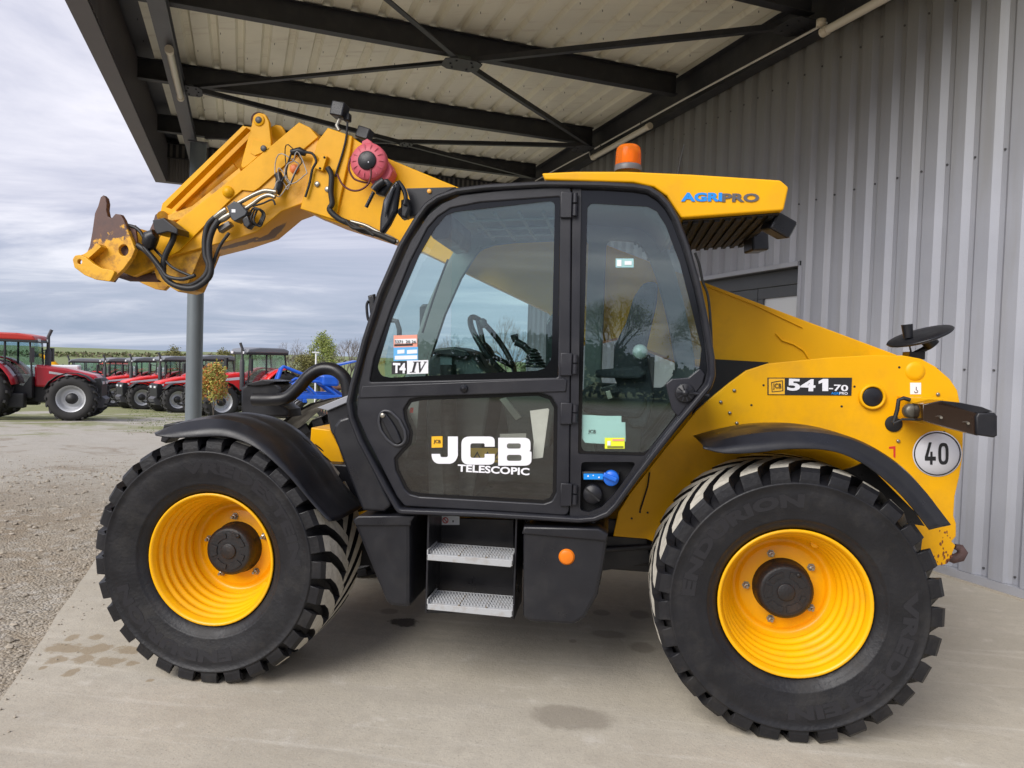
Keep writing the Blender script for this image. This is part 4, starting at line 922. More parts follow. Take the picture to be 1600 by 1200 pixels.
# valve box on the nose, hoses, couplings
plate('solenoid_box', [(238, 344), (255, 340), (270, 352), (277, 357), (277, 366), (262, 362), (245, 366), (241, 360)], y0=yb-.14, th=.13, bev=.006, mat=BLKP, parent=TH, pxY=yb-.14)
MB().tube([V(x, y, yb-.10) for x, y in ((243, 366), (236, 370), (232, 384), (228, 386))], [.035, .05, .045, .03], 10).build('hose_clamp', BLKP, TH)
def hose(pts, r, m=HOSE, Y=yb-.06, name='hose', parent=TH, sub=5, seg=8):
    P = [V(x, y, Y+(q[0] if q else 0)) for x, y, *q in pts]; out = []
    for i in range(len(P)-1):
        p0, p1, p2, p3 = P[max(i-1, 0)], P[i], P[i+1], P[min(i+2, len(P)-1)]
        for k in range(sub):
            s = k/sub; out.append(.5*((2*p1)+(p2-p0)*s+(2*p0-5*p1+4*p2-p3)*s*s+(3*p1-p0-3*p2+p3)*s**3))
    out.append(P[-1]); return MB().tube(out, r, seg).build(name, m, parent)
hose([(336, 340), (325, 352), (320, 375), (321, 400), (326, 415), (320, 432), (300, 446), (275, 446), (258, 434), (255, 420), (258, 400), (270, 375), (272, 362)], .019)
hose([(342, 344), (333, 358), (327, 378), (327, 400), (330, 416), (326, 434), (306, 449), (284, 449), (262, 438), (244, 410), (228, 392), (215, 383)], .019, Y=yb-.09)
hose([(358, 364), (345, 382), (337, 400), (332, 415), (318, 432)], .010)
hose([(198, 352), (212, 356), (222, 366), (228, 380)], .012, Y=yb-.08); hose([(225, 386), (238, 402), (252, 420), (262, 432), (285, 436), (305, 430)], .012, Y=yb-.12)
hose([(236, 384), (252, 400), (270, 418), (300, 432)], .009, Y=yb-.06)
for (x0, y0_, x1, y1_) in ((336, 340, 354, 327), (342, 346, 360, 335)): MB().tube([V(x0, y0_, yb-.06), V((x0+x1)/2, (y0_+y1_)/2, yb-.06), V(x1, y1_, yb-.06)], [.016, .021, .017], 8).build('hose_coupling', SILV, TH)
plate('valve_block', [(354, 322), (365, 314), (374, 317), (386, 330), (384, 336), (366, 346), (361, 342)], y0=yb-.10, th=.09, bev=.006, mat=mat('valve_dark', (.035, .04, .05), .4), parent=TH, pxY=yb-.10)
plate('valve_solenoid', [(378, 342), (386, 336), (392, 350), (386, 357), (380, 352)], y0=yb-.12, th=.06, bev=.008, mat=BLKP, parent=TH, pxY=yb-.12)
decal(362, 327, 368, 332, yb-.101, WHT, 'valve_tag')
plate('valve_manifold', [(338, 355), (356, 345), (360, 351), (342, 363)], y0=yb-.07, th=.05, bev=.004, mat=mat('steel_grey', (.16, .15, .14), .4, metal=.5), parent=TH, pxY=yb-.07)
hose([(372, 318), (388, 309), (400, 303), (415, 298), (432, 300)], .014, SILV, name='steel_pipe'); hose([(384, 326), (396, 318), (408, 309), (420, 305), (430, 308)], .014, SILV, name='steel_pipe')
hose([(431, 302), (436, 292), (437, 280), (434, 272)], .026, Y=yb-.02, name='bundle'); hose([(395, 322), (410, 318), (425, 312), (430, 320)], .006, CABLE, name='cable')
for k in range(3):
    c_ = V(399+k*3, 338+k, yb-.07-.015*k); MB().tube([c_+Vector((.045*math.cos(a)*(1-.12*k), .01*math.sin(3*a), .05*math.sin(a))) for a in [j*math.pi/10 for j in range(20)]], .0065, 6, closed=True).build('cable_coil', CABLE, TH)
for k, (x, y, rx, rz_) in enumerate(((447, 268, .10, .13), (455, 258, .07, .14), (440, 285, .06, .09), (463, 262, .09, .11))):
    c_ = V(x, y, yb-.03-.01*k); MB().tube([c_+Vector((rx*math.cos(a)*.7+.02*math.sin(2*a+k), .01*math.sin(3*a), rz_*math.sin(a)*.75+.02*math.cos(3*a+k))) for a in [j*math.pi/12 for j in range(24)]], .0035, 5, closed=True).build('cable_loop', GCABLE if k != 1 else CABLE, TH)
MB().tube([V(456, 238, yb-.03), V(468, 236, yb-.04), V(478, 240, yb-.03)], [.02, .026, .018], 8).build('cable_gland', BLKP, TH)
hose([(476, 238), (488, 240), (494, 252), (488, 265), (484, 285), (477, 308)], .008, CABLE, Y=yb-.04, name='cable')
hose([(455, 240), (450, 255), (446, 272), (440, 284)], .006, CABLE, Y=yb-.04, name='cable')
# cable bundle along the boom underside
hose([(512, 262), (518, 275), (517, 300), (519, 318), (515, 328), (530, 342), (548, 350), (566, 360), (590, 366), (618, 378)], .018, CABLE, Y=yb-.05, name='cable_bundle')
hose([(548, 346), (570, 352), (590, 362), (612, 372), (622, 378)], .012, SILV, Y=yb-.04, name='steel_pipe')
hose([(540, 344), (552, 356), (570, 358), (584, 368)], .010, CABLE, Y=yb-.08, name='cable')
# work lamps on the boom
def lampbox(px, py, Y, w_, h_, d, rot, name='work_lamp', parent=TH):
    c_ = V(px, py, Y); M = Matrix.Translation(c_) @ Matrix.Rotation(rot, 4, 'Y'); mb = MB(); mb.box((-w_/2, -d/2, -h_/2), (w_/2, d/2, h_/2), M); return mb.build(name, BLKP, parent, bevel=.008)
lampbox(531, 173, yb+.1, .085, .09, .10, .2); MB().tube([V(x, y, yb+.1) for x, y in ((531, 186), (526, 196), (530, 204))], .012, 8).build('lamp_stem', SILV, TH)
lampbox(543, 184, yb+.12, .04, .05, .05, 0, 'lamp_plug')
hose([(543, 190), (541, 215), (535, 240), (528, 262), (524, 276)], .007, CABLE, Y=yb-.03, name='cable')
lampbox(570, 210, yb+.2, .085, .075, .09, .3)
# hose reel (faded red)
cr = V(580, 256, yb-.10); rl = MB(); k = FPX/(yb-.10)
rl.lathe([(.0, .0), (.106, .0), (.110, -.01), (.110, -.05), (.102, -.06), (.060, -.070), (.055, -.070)], 28, c=tuple(cr))
reel = rl.build('hose_reel', PINK, TH)
plate('reel_bracket', [(562, 233), (564, 219), (572, 215), (578, 219), (608, 256), (612, 266), (608, 276), (590, 292), (583, 290), (576, 282)], y0=yb-.115, th=.10, bev=.008, mat=PINK, parent=reel, pxY=yb-.13)
mb = MB()
for j in range(14): a = j*math.pi/7; mb.add([tuple(cr+Vector((r*math.cos(a+s), -.061-(.0 if r > .1 else .008), r*math.sin(a+s)))) for r, s in ((.068, -.02), (.100, -.02), (.100, .02), (.068, .02))], [(0, 1, 2, 3)])
mb.build('reel_rib', mat('dull_red_rib', (.50, .085, .115), .5), reel, solid=.004)
MB().lathe([(.055, -.066), (.055, -.078), (.050, -.082), (0, -.082)], 24, c=tuple(cr)).build('reel_hub', BLKP, reel)
mb = MB(); mb.lathe([(.004, -.083), (0, -.085)], 8, c=(cr.x+.012, cr.y, cr.z-.012)); mb.build('reel_screw', WHT, reel)
REDC = mat('dark_red_cable', (.10, .012, .012), .5)
hose([(562, 234), (549, 246), (545, 262), (552, 278), (565, 284), (578, 286)], .006, REDC, Y=yb-.12, name='cable')
hose([(527, 272), (535, 288), (548, 297), (562, 297), (575, 288), (580, 272), (579, 264)], .006, REDC, Y=yb-.2, name='cable')
# ---- front mirror on the cab corner and arm
plate('mirror_arm', [(634, 294), (712, 292), (690, 304), (668, 318), (650, 336), (628, 342), (618, 330), (640, 312)], y0=3.62, th=.05, bev=.004, mat=BLKP, parent=TH, pxY=3.62)
disc('marker_lamp', 671, 299, 3.62, 3.6, -.006, 0, mat('amber_lens', (.75, .36, .06), .3))
plate('side_mirror', rnd([XZ(*q, 3.52) for q in ((614, 286), (620, 280), (624, 290), (618, 330), (608, 350), (598, 364), (592, 362), (593, 340), (598, 312))], .01), y0=3.52, th=.05, bev=.015, mat=BLKP, parent=TH)
plate('mirror_shell', [(599, 315), (612, 290), (616, 288), (606, 318), (601, 338)], y0=3.49, th=.03, bev=.01, mat=mat('grey_plastic', (.09, .095, .11), .35), parent=TH, pxY=3.49)
hose([(622, 284), (630, 295), (634, 308), (632, 320)], .012, BLKP, Y=3.55, name='mirror_tube'); plate('mirror_joint', [(626, 312), (636, 309), (640, 325), (634, 341), (625, 338)], y0=3.56, th=.06, bev=.01, mat=BLKP, parent=TH, pxY=3.56)
hose([(600, 283), (590, 290), (584, 297)], [.022]*11, BLKP, Y=3.72, name='lamp_mount'); hose([(584, 300), (572, 324)], .010, BLKP, Y=3.72, name='lamp_lever', sub=1)
plate('grab_mount', [(584, 282), (604, 278), (612, 286), (600, 306), (586, 302)], y0=3.74, th=.08, bev=.015, mat=BLKP, parent=TH, pxY=3.74)
# small folded mirror left of the pillar
hose([(576, 470), (573, 478), (575, 498), (580, 502)], .008, BLKP, Y=3.9, name='mirror_tube'); plate('convex_mirror', [(574, 462), (584, 459), (586, 490), (578, 494)], y0=3.9, th=.04, bev=.01, mat=BLKP, parent=TH, pxY=3.9)
# air intake : big hose and black box beyond the front fender
YI = 4.85
hose([(396, 624), (430, 624), (450, 620), (468, 604), (482, 588), (500, 577), (520, 577), (536, 588), (543, 605), (546, 640)], .043, BLKP, Y=4.72, name='intake_hose', seg=16)
plate('air_cleaner', [(376, 606), (384, 600), (408, 594), (428, 596), (440, 604), (441, 616), (434, 628), (450, 640), (452, 652), (376, 652)], y0=YI, th=.22, bev=.02, mat=BLKP, parent=TH, pxY=YI)
plate('cleaner_lid', [(380, 601), (410, 593), (432, 596), (420, 601), (396, 603)], y0=YI-.03, th=.27, bev=.006, mat=BLKP, parent=TH, pxY=YI-.03)
mb = MB(); mb.box((-1.35, 4.86, .62), (-.95, 5.5, 1.1)); mb.prism([(-1.0, .7), (1.35, .7), (1.35, 1.2), (1.1, 1.42), (-.8, 1.45), (-1.0, 1.3)], 4.80, 5.58); mb.build('engine_cover', YEL, TH, bevel=.02)
# front lamp wedge
plate('front_lamp', [(495, 637), (545, 617), (545, 628), (512, 642)], y0=3.72, th=.12, bev=.005, mat=mat('grey_paint_light', (.30, .31, .34), .35), parent=TH, pxY=3.72)
plate('lamp_base', [(510, 640), (544, 628), (545, 660), (520, 680), (516, 672)], y0=3.74, th=.2, bev=.006, mat=BLKP, parent=TH, pxY=3.74)
# beacon and aerial
cb = V(981, 268, 3.85); BM = bpy.data.materials.new('amber_dome'); BM.use_nodes = True; pb = BM.node_tree.nodes['Principled BSDF']; pb.inputs['Base Color'].default_value = (.95, .24, .02, 1); pb.inputs['Roughness'].default_value = .15; pb.inputs['Transmission Weight'].default_value = .55; pb.inputs['IOR'].default_value = 1.2
bc = MB().lathe([(.068, 0), (.070, .02), (.066, .030), (.060, .032)], 28, 'z', tuple(cb+Vector((0, 0, .0)))).build('beacon', mat('beacon_base', (.12, .12, .13), .4), TH)
MB().lathe([(.064, .028), (.066, .035), (.0635, .10), (.060, .118), (.048, .130), (.02, .135), (0, .1352)], 32, 'z', tuple(cb)).build('beacon_dome', BM, bc)
mb = MB(); mb.lathe([(.028, .03), (.028, .10), (.0, .105)], 12, 'z', tuple(cb)); mb.build('beacon_bulb', mat('bulb', (.9, .5, .12), .3), bc)
MB().tube([V(1059, 273, 3.9), V(1063, 250, 3.9), V(1069, 226, 3.9)], [.006, .004, .003], 6).build('aerial', CABLE, TH)
# ================================================================== CAB
O_ = [(542, 628), (548, 600), (556, 570), (566, 532), (590, 458), (623, 382), (650, 337), (664, 318), (682, 305), (713, 294), (760, 288), (850, 283), (940, 284), (990, 287), (1015, 291), (1034, 303), (1048, 318), (1062, 342), (1078, 385), (1095, 445), (1107, 500), (1117, 560), (1118, 588), (1112, 606), (1060, 668), (1000, 745), (966, 792), (952, 806), (930, 815), (905, 817), (760, 808), (622, 803), (600, 765), (560, 690), (546, 655)]
Oxz = rnd([XZ(*q, YD) for q in O_], .05, 3)
RW = [(908, 290), (990, 292), (1012, 296), (1028, 306), (1044, 328), (1066, 385), (1086, 450), (1099, 520), (1106, 578), (1101, 598), (1050, 660), (1007, 713), (903, 710)]
REC = [(908, 722), (995, 722), (985, 738), (958, 775), (940, 793), (920, 801), (906, 798)]
DOORO = [(560, 603), (571, 556), (600, 470), (640, 378), (668, 336), (690, 318), (720, 304), (790, 296), (893, 290), (889, 806), (760, 798), (632, 791), (620, 776), (573, 685), (557, 648)]
ring_in = inset(Oxz, .030)
plate('cab_frame', Oxz, [ring_in], y0=YD-.025, th=.09, bev=.020, mat=BLK, parent=TH)
# door
UW = [(577, 597), (584, 560), (612, 480), (640, 410), (668, 356), (684, 338), (704, 325), (750, 316), (875, 307), (872, 590)]
LW = [(630, 640), (640, 624), (660, 620), (842, 613), (862, 620), (871, 636), (869, 770), (862, 783), (850, 787), (655, 776), (640, 772), (632, 764), (618, 735), (616, 716), (626, 704), (638, 692), (640, 676), (632, 655)]
door = plate('door', rnd([XZ(*q, YD) for q in DOORO], .03), [rnd([XZ(*q, YD) for q in UW], .012), rnd([XZ(*q, YD) for q in LW], .02)], y0=YD, th=.035, bev=.006, mat=BLK, parent=TH)
plate('waist_rail', [(566, 603), (880, 591), (886, 593), (884, 612), (561, 622)], y0=YD-.008, th=.010, bev=.004, mat=BLK, parent=door, pxY=YD-.008)
plate('window_pane', UW, y0=YD+.012, th=.005, mat=GLS, parent=door, pxY=YD+.012)
UWo = [XZ(*q, YD+.011) for q in UW]; UWi = [(590, 574), (612, 500), (655, 400), (680, 356), (696, 337), (712, 331), (862, 314), (867, 319), (862, 560), (852, 575), (840, 579), (610, 590), (596, 587)]
plate('window_border', UWo, [rnd([XZ(*q, YD+.011) for q in UWi], .03)], y0=YD+.009, th=.002, mat=FRIT, parent=door)
plate('window_pane', LW, y0=YD+.012, th=.005, mat=GLSL, parent=door, pxY=YD+.012)
LWm = [XZ(*q, YD+.011) for q in LW]
plate('window_border', rnd(LWm, .02), [inset(rnd(LWm, .02), .016)], y0=YD+.009, th=.002, mat=FRIT, parent=door)
# sliding pane edge seen as a paler strip
plate('sliding_pane', [(706, 326), (868, 312), (866, 588), (704, 594)], y0=YD+.024, th=.004, mat=glass('second_pane', (.90, .95, .94), 1.35), parent=door, pxY=YD+.024)
disc('latch_knob', 725, 607, YD-.008, 6.5, -.02, 0, BLKP, door, 20, prof=lambda r: [(r, 0), (r, -.006), (r*.8, -.012), (r*.35, -.014), (r*.3, -.02), (0, -.021)])
hc = [XZ(*q, YD) for q in ((590, 660), (592, 646), (600, 639), (612, 641), (626, 654), (635, 672), (637, 687), (630, 697), (618, 699), (604, 688), (594, 674))]
hc = rnd(hc, .05); plate('handle_rim', hc, [inset(hc, .014)], y0=YD-.012, th=.018, bev=.005, mat=mat('handle_grey', (.035, .036, .042), .35), parent=door)
plate('handle_dish', inset(hc, .006), y0=YD-.001, th=.003, mat=BLKM, parent=door)
hb = [XZ(*q, YD) for q in ((594, 648), (604, 645), (614, 658), (622, 672), (629, 690), (621, 695), (612, 684), (604, 668))]
plate('handle_grip', rnd(hb, .012), y0=YD-.018, th=.016, bev=.006, mat=BLKP, parent=door)
disc('handle_lock', 598, 649, YD-.018, 4, -.004, 0, SILV, door, 14)
for (y_, h_) in ((299, 41), (551, 36), (629, 34), (755, 36)):
    hn = plate('hinge', [(876, y_), (894, y_+1), (893, y_+h_), (875, y_+h_)], y0=YD-.016, th=.016, bev=.004, mat=BLK, parent=door, pxY=YD-.016)
    a, b_ = V(899, y_+3, YD-.012), V(898, y_+h_-3, YD-.012); mb = MB()
    for f0, f1 in ((0, .42), (.50, 1)): mb.tube([a.lerp(b_, f0), a.lerp(b_, f1)], .0115, 12)
    mb.build('hinge_pin', BLK, door)
# door lettering
JL = [(0, .0), (1, 0)]
mI = WHT
def glyph(poly, holes, x0, y0_, wp, hp, nm='lettering'): bar_glyph([poly], x0, y0_, wp, hp, YD-.0, mI, door, th=.0015, holes={0: holes} if holes else None, name=nm)
gy = YD+.0095
def bg_(poly, holes, x0, y0_, wp, hp, m_, nm='lettering'):
    pts = [XZ(x0+x*wp, y0_+(1-y)*hp, gy) for x, y in poly]; hs = [[XZ(x0+x*wp, y0_+(1-y)*hp, gy) for x, y in h] for h in holes]
    return plate(nm, pts, hs, y0=gy-.0015, th=.0015, mat=m_, parent=door)
J = [(.62, 1), (1, 1), (1, .30)] + [(1-.02-.30*(1-math.cos(a)), .30-.30*math.sin(a)) for a in (.3, .7, 1.1, 1.5)] + [(.28, 0)] + [(.28-.28*math.sin(a), .30-.30*math.cos(a)) for a in (.3, .7, 1.1, 1.5)] + [(0, .36), (.32, .36), (.34, .26), (.40, .24), (.57, .24), (.62, .28)]
bg_(J, [], 674.5, 682, 41, 42.5, WHT)
C = rnd([(1, .64), (1, 1), (0, 1), (0, 0), (1, 0), (1, .38), (.70, .38), (.70, .24), (.27, .24), (.27, .76), (.70, .76), (.70, .64)], [0, .26, .26, .26, .26, 0, 0, .05, .08, .08, .05, 0])
bg_(C, [], 721, 682, 52, 44, WHT)
Bp = rnd([(0, 0), (1, 0), (1, .5), (.93, .52), (.97, .56), (.97, 1), (0, 1)], [0, .22, .15, 0, .1, .2, 0])
Bh = [rnd([(.26, .17), (.70, .17), (.70, .39), (.26, .39)], .08), rnd([(.26, .61), (.68, .61), (.68, .80), (.26, .80)], .08)]
bg_(Bp, Bh, 778.5, 684, 52, 43.5, WHT)
text('TELESCOPIC', 771, 734, YD+.0085, 112, 11.5, WHT, door, bold=.03)
plate('logo_square', [(674.5, 682), (691.5, 681.5), (691.5, 699), (674.5, 699.5)], y0=gy-.0015, th=.0015, mat=YELV, parent=door, pxY=gy)
text('JCB', 683, 690.5, gy-.0020, 11, 7, INK, door, bold=.01)
# stickers on the upper window
gs = YD+.0085
def stick(px0, py0, px1, py1, m_, dy=0, name='sticker'): return plate(name, [(px0, py0), (px1, py0-1), (px1, py1-1), (px0, py1)], y0=gs-dy, th=.0008, mat=m_, parent=door, pxY=gs)
SAL = mat('salmon_paper', (.72, .30, .22), .6); LBL = mat('light_blue_paper', (.10, .38, .70), .6); PAP = mat('white_paper', (.74, .76, .78), .6, var=.06, vscale=20)
stick(615, 524, 652, 543, SAL); stick(617, 530, 651, 537, PAP, .001); stick(616, 538, 645, 541, INK, .001)
stick(615, 543, 653, 564, LBL); stick(621, 547, 632, 553, PAP, .001); stick(636, 547, 652, 553, PAP, .001); stick(617, 556, 652, 562, PAP, .001)
text('5371', 623, 534, gs-.002, 12, 5, INK, door, bold=.005); text('20 26', 642, 534, gs-.002, 16, 4.5, INK, door, bold=.005)
stick(612, 565, 636, 585, INK); stick(635, 563.5, 669, 584.5, WHT)
text('T4', 624, 575, gs-.001, 20, 16, WHT, door, bold=.045); 
for pl_ in ([(640, 582), (649, 582), (649, 581), (647, 581), (651, 566), (653.5, 566), (654, 565), (645.5, 565), (645, 566), (647.5, 566), (643.5, 581), (640, 581)], [(652, 565), (658, 565), (658, 566), (656.5, 566), (657.5, 577), (664, 566), (662, 566), (662, 565), (667.5, 565), (667, 566), (665.5, 566), (656.5, 582), (655, 582), (654, 566), (652, 566)]):
    plate('lettering', pl_, y0=gs-.0018, th=.0008, mat=INK, parent=door, pxY=gs)
mb = MB()
for k, (x, y) in enumerate(((662, 553), (667, 556), (672, 554), (676, 549), (668, 550))):
    c_ = V(x, y, gs); mb.tube([c_, c_+Vector((.006, -.001, -.008)), c_+Vector((.0, -.001, -.014))], .0012, 4)
mb.build('handwriting', INK, door)
MB().tube([V(893, 300, YD+.03), V(891, 800, YD+.03)], .012, 6).build('door_seal', BLKM, TH)
# rear side panel, window, recess
def clipx(pts, f):
    out = []
    for i in range(len(pts)):
        p_, q_ = pts[i], pts[(i+1) % len(pts)]; a_, b_ = f(p_), f(q_)
        if a_ > 0: out.append(p_)
        if a_*b_ < 0: t_ = a_/(a_-b_); out.append((p_[0]+(q_[0]-p_[0])*t_, p_[1]+(q_[1]-p_[1])*t_))
    return out
_a, _b = XZ(894.5, 290, YD), XZ(890.5, 808, YD)
rp2 = plate_cdt('rear_panel', clipx(ring_in, lambda p_: p_[0]-(_b[0]+(_a[0]-_b[0])*(p_[1]-_b[1])/(_a[1]-_b[1]))), [rnd([XZ(*q, YD) for q in RW], .012), rnd([XZ(*q, YD) for q in REC], .02)], YD+.006, .036, BLK, TH)
plate('window_pane', RW, y0=YD+.024, th=.005, mat=GLS, parent=rp2, pxY=YD+.024)
RWi = [(918, 324), (924, 318), (1012, 323), (1026, 330), (1040, 352), (1062, 410), (1080, 480), (1096, 545), (1093, 575), (1076, 590), (1051, 592), (1043, 605), (1049, 632), (1056, 648), (1014, 702), (1005, 707), (912, 705), (908, 698)]
plate('window_border', rnd([XZ(*q, YD+.022) for q in RW], .012), [rnd([XZ(*q, YD+.022) for q in RWi], .022)], y0=YD+.021, th=.002, mat=FRIT, parent=rp2)
hl = [(1040, 600), (1050, 592), (1076, 590), (1094, 575), (1102, 585), (1098, 600), (1060, 652), (1050, 640)]
plate('handle_plinth', rnd([XZ(*q, YD) for q in hl], .012), y0=YD+.004, th=.018, bev=.005, mat=BLK, parent=rp2)
disc('window_latch', 1070, 614, YD, 15, -.02, 0, BLKP, rp2, 32, prof=lambda r: [(r, .006), (r, -.010), (r*.9, -.016), (r*.3, -.017), (r*.25, -.022), (0, -.023)])
mb = MB(); c_ = V(1070, 614, YD)
for j in range(10): a = j*math.pi/5; mb.box((.018, -.021, -.003), (.038, -.016, .003), Matrix.Translation(c_) @ Matrix.Rotation(a, 4, 'Y'))
mb.build('latch_rib', BLKP, rp2); MB().tube([V(1084, 615, YD-.008), V(1108, 618, YD-.008)], [.010, .008], 8).build('latch_lever', BLKP, rp2)
plate('recess_floor', [(900, 716), (1004, 716), (950, 800), (900, 806)], y0=YD+.075, th=.01, mat=BLKM, parent=rp2, pxY=YD+.07)
plate('filler_shelf', [(909, 737), (945, 737), (958, 742), (968, 738), (966, 748), (958, 760), (942, 752), (910, 749)], y0=YD+.02, th=.05, bev=.004, mat=BLKP, parent=rp2, pxY=YD+.02)
decal(912, 740, 942, 749, YD+.019, BLU, 'filler_label', rp2)
tag(MB().lathe([(.004, 0), (0, -.001)], 8, c=tuple(V(919, 744, YD+.016))).lathe([(.004, 0), (0, -.001)], 8, c=tuple(V(936, 746, YD+.016))).lathe([(.003, 0), (0, -.001)], 8, c=tuple(V(927, 743, YD+.016))).build('label_dots', WHT, rp2), kind='stuff')
BLUC = mat('blue_cap_plastic', (.012, .13, .62), .35)
disc('blue_filler_cap', 955, 747, YD+.01, 12, -.03, .01, BLUC, rp2, 24, prof=lambda r: [(r, .02), (r, -.012), (r*.9, -.018), (0, -.018)])
mb = MB(); mb.box((-.032, -.040, -.011), (.034, -.018, .011), Matrix.Translation(V(953, 744, YD+.01)) @ Matrix.Rotation(math.radians(20), 4, 'Y')); mb.build('cap_grip', BLUC, rp2, bevel=.006)
disc('fuel_cap', 926, 772, YD+.02, 15, -.03, .01, BLKP, rp2, 28, prof=lambda r: [(r*1.02, .03), (r, -.006), (r*.92, -.014), (0, -.014)])
mb = MB(); mb.box((-.042, -.019, -.004), (.042, -.013, .004), Matrix.Translation(V(926, 772, YD+.02)) @ Matrix.Rotation(math.radians(40), 4, 'Y')); mb.build('cap_slot', BLKM, rp2)
plate('manual_pocket', [(909, 648), (944, 650), (971, 650), (971, 660), (977, 660), (978, 690), (944, 694), (914, 692), (909, 685)], y0=YD+.035, th=.01, bev=.002, mat=mat('manual_paper', (.60, .70, .68), .6, bump=.1, bscale=30), parent=rp2, pxY=YD+.035)
text('JCB', 925, 675, YD+.034, 12, 7, INK, rp2, bold=.01)
lb = mat('lime_sticker', (.72, .80, .03), .5); ls_ = decal(945, 684, 976, 701, YD+.020, lb, 'warning_sticker', rp2); decal(957, 686, 975, 689, YD+.018, SAL, 'sticker_band', ls_); decal(949, 697, 974, 700, YD+.018, mat('olive_ink', (.2, .2, .03), .5), 'sticker_band', ls_); decal(949, 689, 954, 696, YD+.018, PAP, 'sticker_mark', ls_)
decal(962, 404, 990, 418, YD+.020, mat('pale_teal_print', (.30, .52, .52), .5), 'glass_label', rp2); decal(964, 406, 971, 416, YD+.018, PAP, 'glass_mark', rp2); decal(976, 408, 987, 414, YD+.018, PAP, 'glass_mark', rp2)
# front corner panel below the pillar
fc = [(522, 665), (530, 655), (545, 650), (556, 668), (612, 790), (600, 800), (566, 798), (555, 770), (530, 705), (520, 680)]
plate('corner_panel', rnd([XZ(*q, YD+.02) for q in fc], .02), y0=YD+.02, th=.5, bev=.014, mat=BLKP, parent=TH)
# floor, far side frame, roof, front and rear
YCF = 4.26
def Osh(pts): return pts
ring = inset(Oxz, .055)
belly = [XZ(*q, YD) for q in ((566, 600), (890, 596), (886, 800), (632, 794))]
low_z = XZ(700, 590, YCF)[1]
far_open1 = [q for q in [XZ(*p_, YD) for p_ in ((600, 560), (664, 380), (700, 335), (870, 312), (870, 575))]]
def dz_(pts, dz): return [(x, z+dz) for x, z in pts]
zsill = 1.42
ins = inset(Oxz, .11)
fo1 = rnd(clipx(clipx(ins, lambda p_: p_[1]-zsill), lambda p_: -.19-p_[0]), .04)
fo2 = rnd(clipx(clipx(ins, lambda p_: p_[1]-1.515), lambda p_: p_[0]+.10), .04)
plate('cab_frame', Oxz, [fo1, fo2], y0=YCF, th=.05, bev=.01, mat=TRIM, parent=TH)
mb = MB(); N_ = len(Oxz); q0 = inset(Oxz, .02)
top_pts = [p_ for p_ in q0 if p_[1] > 2.28]
cx_ = sorted([p_ for p_ in top_pts], key=lambda p_: p_[0])
mb.loft([[(x, YD+.06, z) for x, z in cx_], [(x, YCF, z) for x, z in cx_]]); mb.build('roof_shell', mat('roof_lining_grey', (.26, .29, .29), .6), TH, fix=False, solid=.03)
lowp = [p_ for p_ in q0]
# walk the outline: find the lower chain
i0 = min(range(N_), key=lambda i: (q0[i][0]-XZ(556, 668, YD)[0])**2+(q0[i][1]-XZ(556, 668, YD)[1])**2); i1 = min(range(N_), key=lambda i: (q0[i][0]-XZ(1112, 600, YD)[0])**2+(q0[i][1]-XZ(1112, 600, YD)[1])**2)
chain = [q0[(i1+k) % N_] for k in range(((i0-i1) % N_)+1)]
mb = MB(); mb.loft([[(x, YD+.06, z) for x, z in chain], [(x, YCF, z) for x, z in chain]]); mb.build('cab_tub', BLKP, TH, fix=False, solid=.02)
# windscreen and rear window between the side frames
i2 = min(range(N_), key=lambda i: (q0[i][0]-XZ(668, 318, YD)[0])**2+(q0[i][1]-XZ(668, 318, YD)[1])**2)
c2 = []; k = i0
fr = [XZ(*q, YD) for q in ((549, 640), (560, 575), (572, 530), (595, 462), (628, 388), (655, 342), (672, 322))]
mb = MB(); mb.loft([[(x, YD+.06, z) for x, z in fr], [(x-.03, (YD+YCF)/2, z+.0) for x, z in fr], [(x, YCF, z) for x, z in fr]]); mb.build('windscreen', GLSW, TH, fix=False)
bk_ = [XZ(*q, YD) for q in ((1048, 324), (1060, 350), (1076, 392), (1092, 448), (1104, 505), (1112, 560))]
mb = MB(); mb.loft([[(x-.01, YD+.06, z) for x, z in bk_], [(x-.01, YCF, z) for x, z in bk_]]); mb.build('rear_window', GLSW, TH, fix=False)
# roof hood
hood = [(847, 272), (900, 269.5), (980, 269.5), (1080, 274), (1218, 283), (1231, 294), (1223, 330), (1064, 342), (1056, 330), (1042, 308), (1022, 294), (990, 287), (940, 285.5), (852, 283)]
hd = [XZ(*q, 3.42) for q in hood]
mb = MB(); mb.prism(hd, 3.40, 4.32); hood_o = mb.build('roof_hood', YEL, TH, bevel=.009, seg=3)
hx0, hx1 = XZ(1068, 342, 3.42), XZ(1220, 330, 3.42)
mb = MB()
for j in range(9):
    f0 = j/9; f1 = f0+.055
    a0 = [hx0[i]+(hx1[i]-hx0[i])*f0 for i in (0, 1)]; a1 = [hx0[i]+(hx1[i]-hx0[i])*f1 for i in (0, 1)]
    vs = [(x, y, z+dz) for y in (3.45, 4.30) for (x, z) in (a0, a1) for dz in (-.02, -.002)]
    mb.add(vs, [(0,1,3,2),(4,6,7,5),(0,4,5,1),(2,3,7,6),(0,2,6,4),(1,5,7,3)])
tag(mb.build('hood_underside_rib', BLKM, TH), kind='stuff')
mb = MB(); vs = [(x, y, z-.003-d) for d in (0, .006) for (x, z), y in ((hx0, 3.44), (hx1, 3.44), (hx1, 4.31), (hx0, 4.31))]; mb.add(vs, [(0,1,2,3),(7,6,5,4),(0,4,5,1),(1,5,6,2),(2,6,7,3),(3,7,4,0)]); mb.build('hood_underside', mat('grubby_black', (.02, .017, .013), .6), TH)
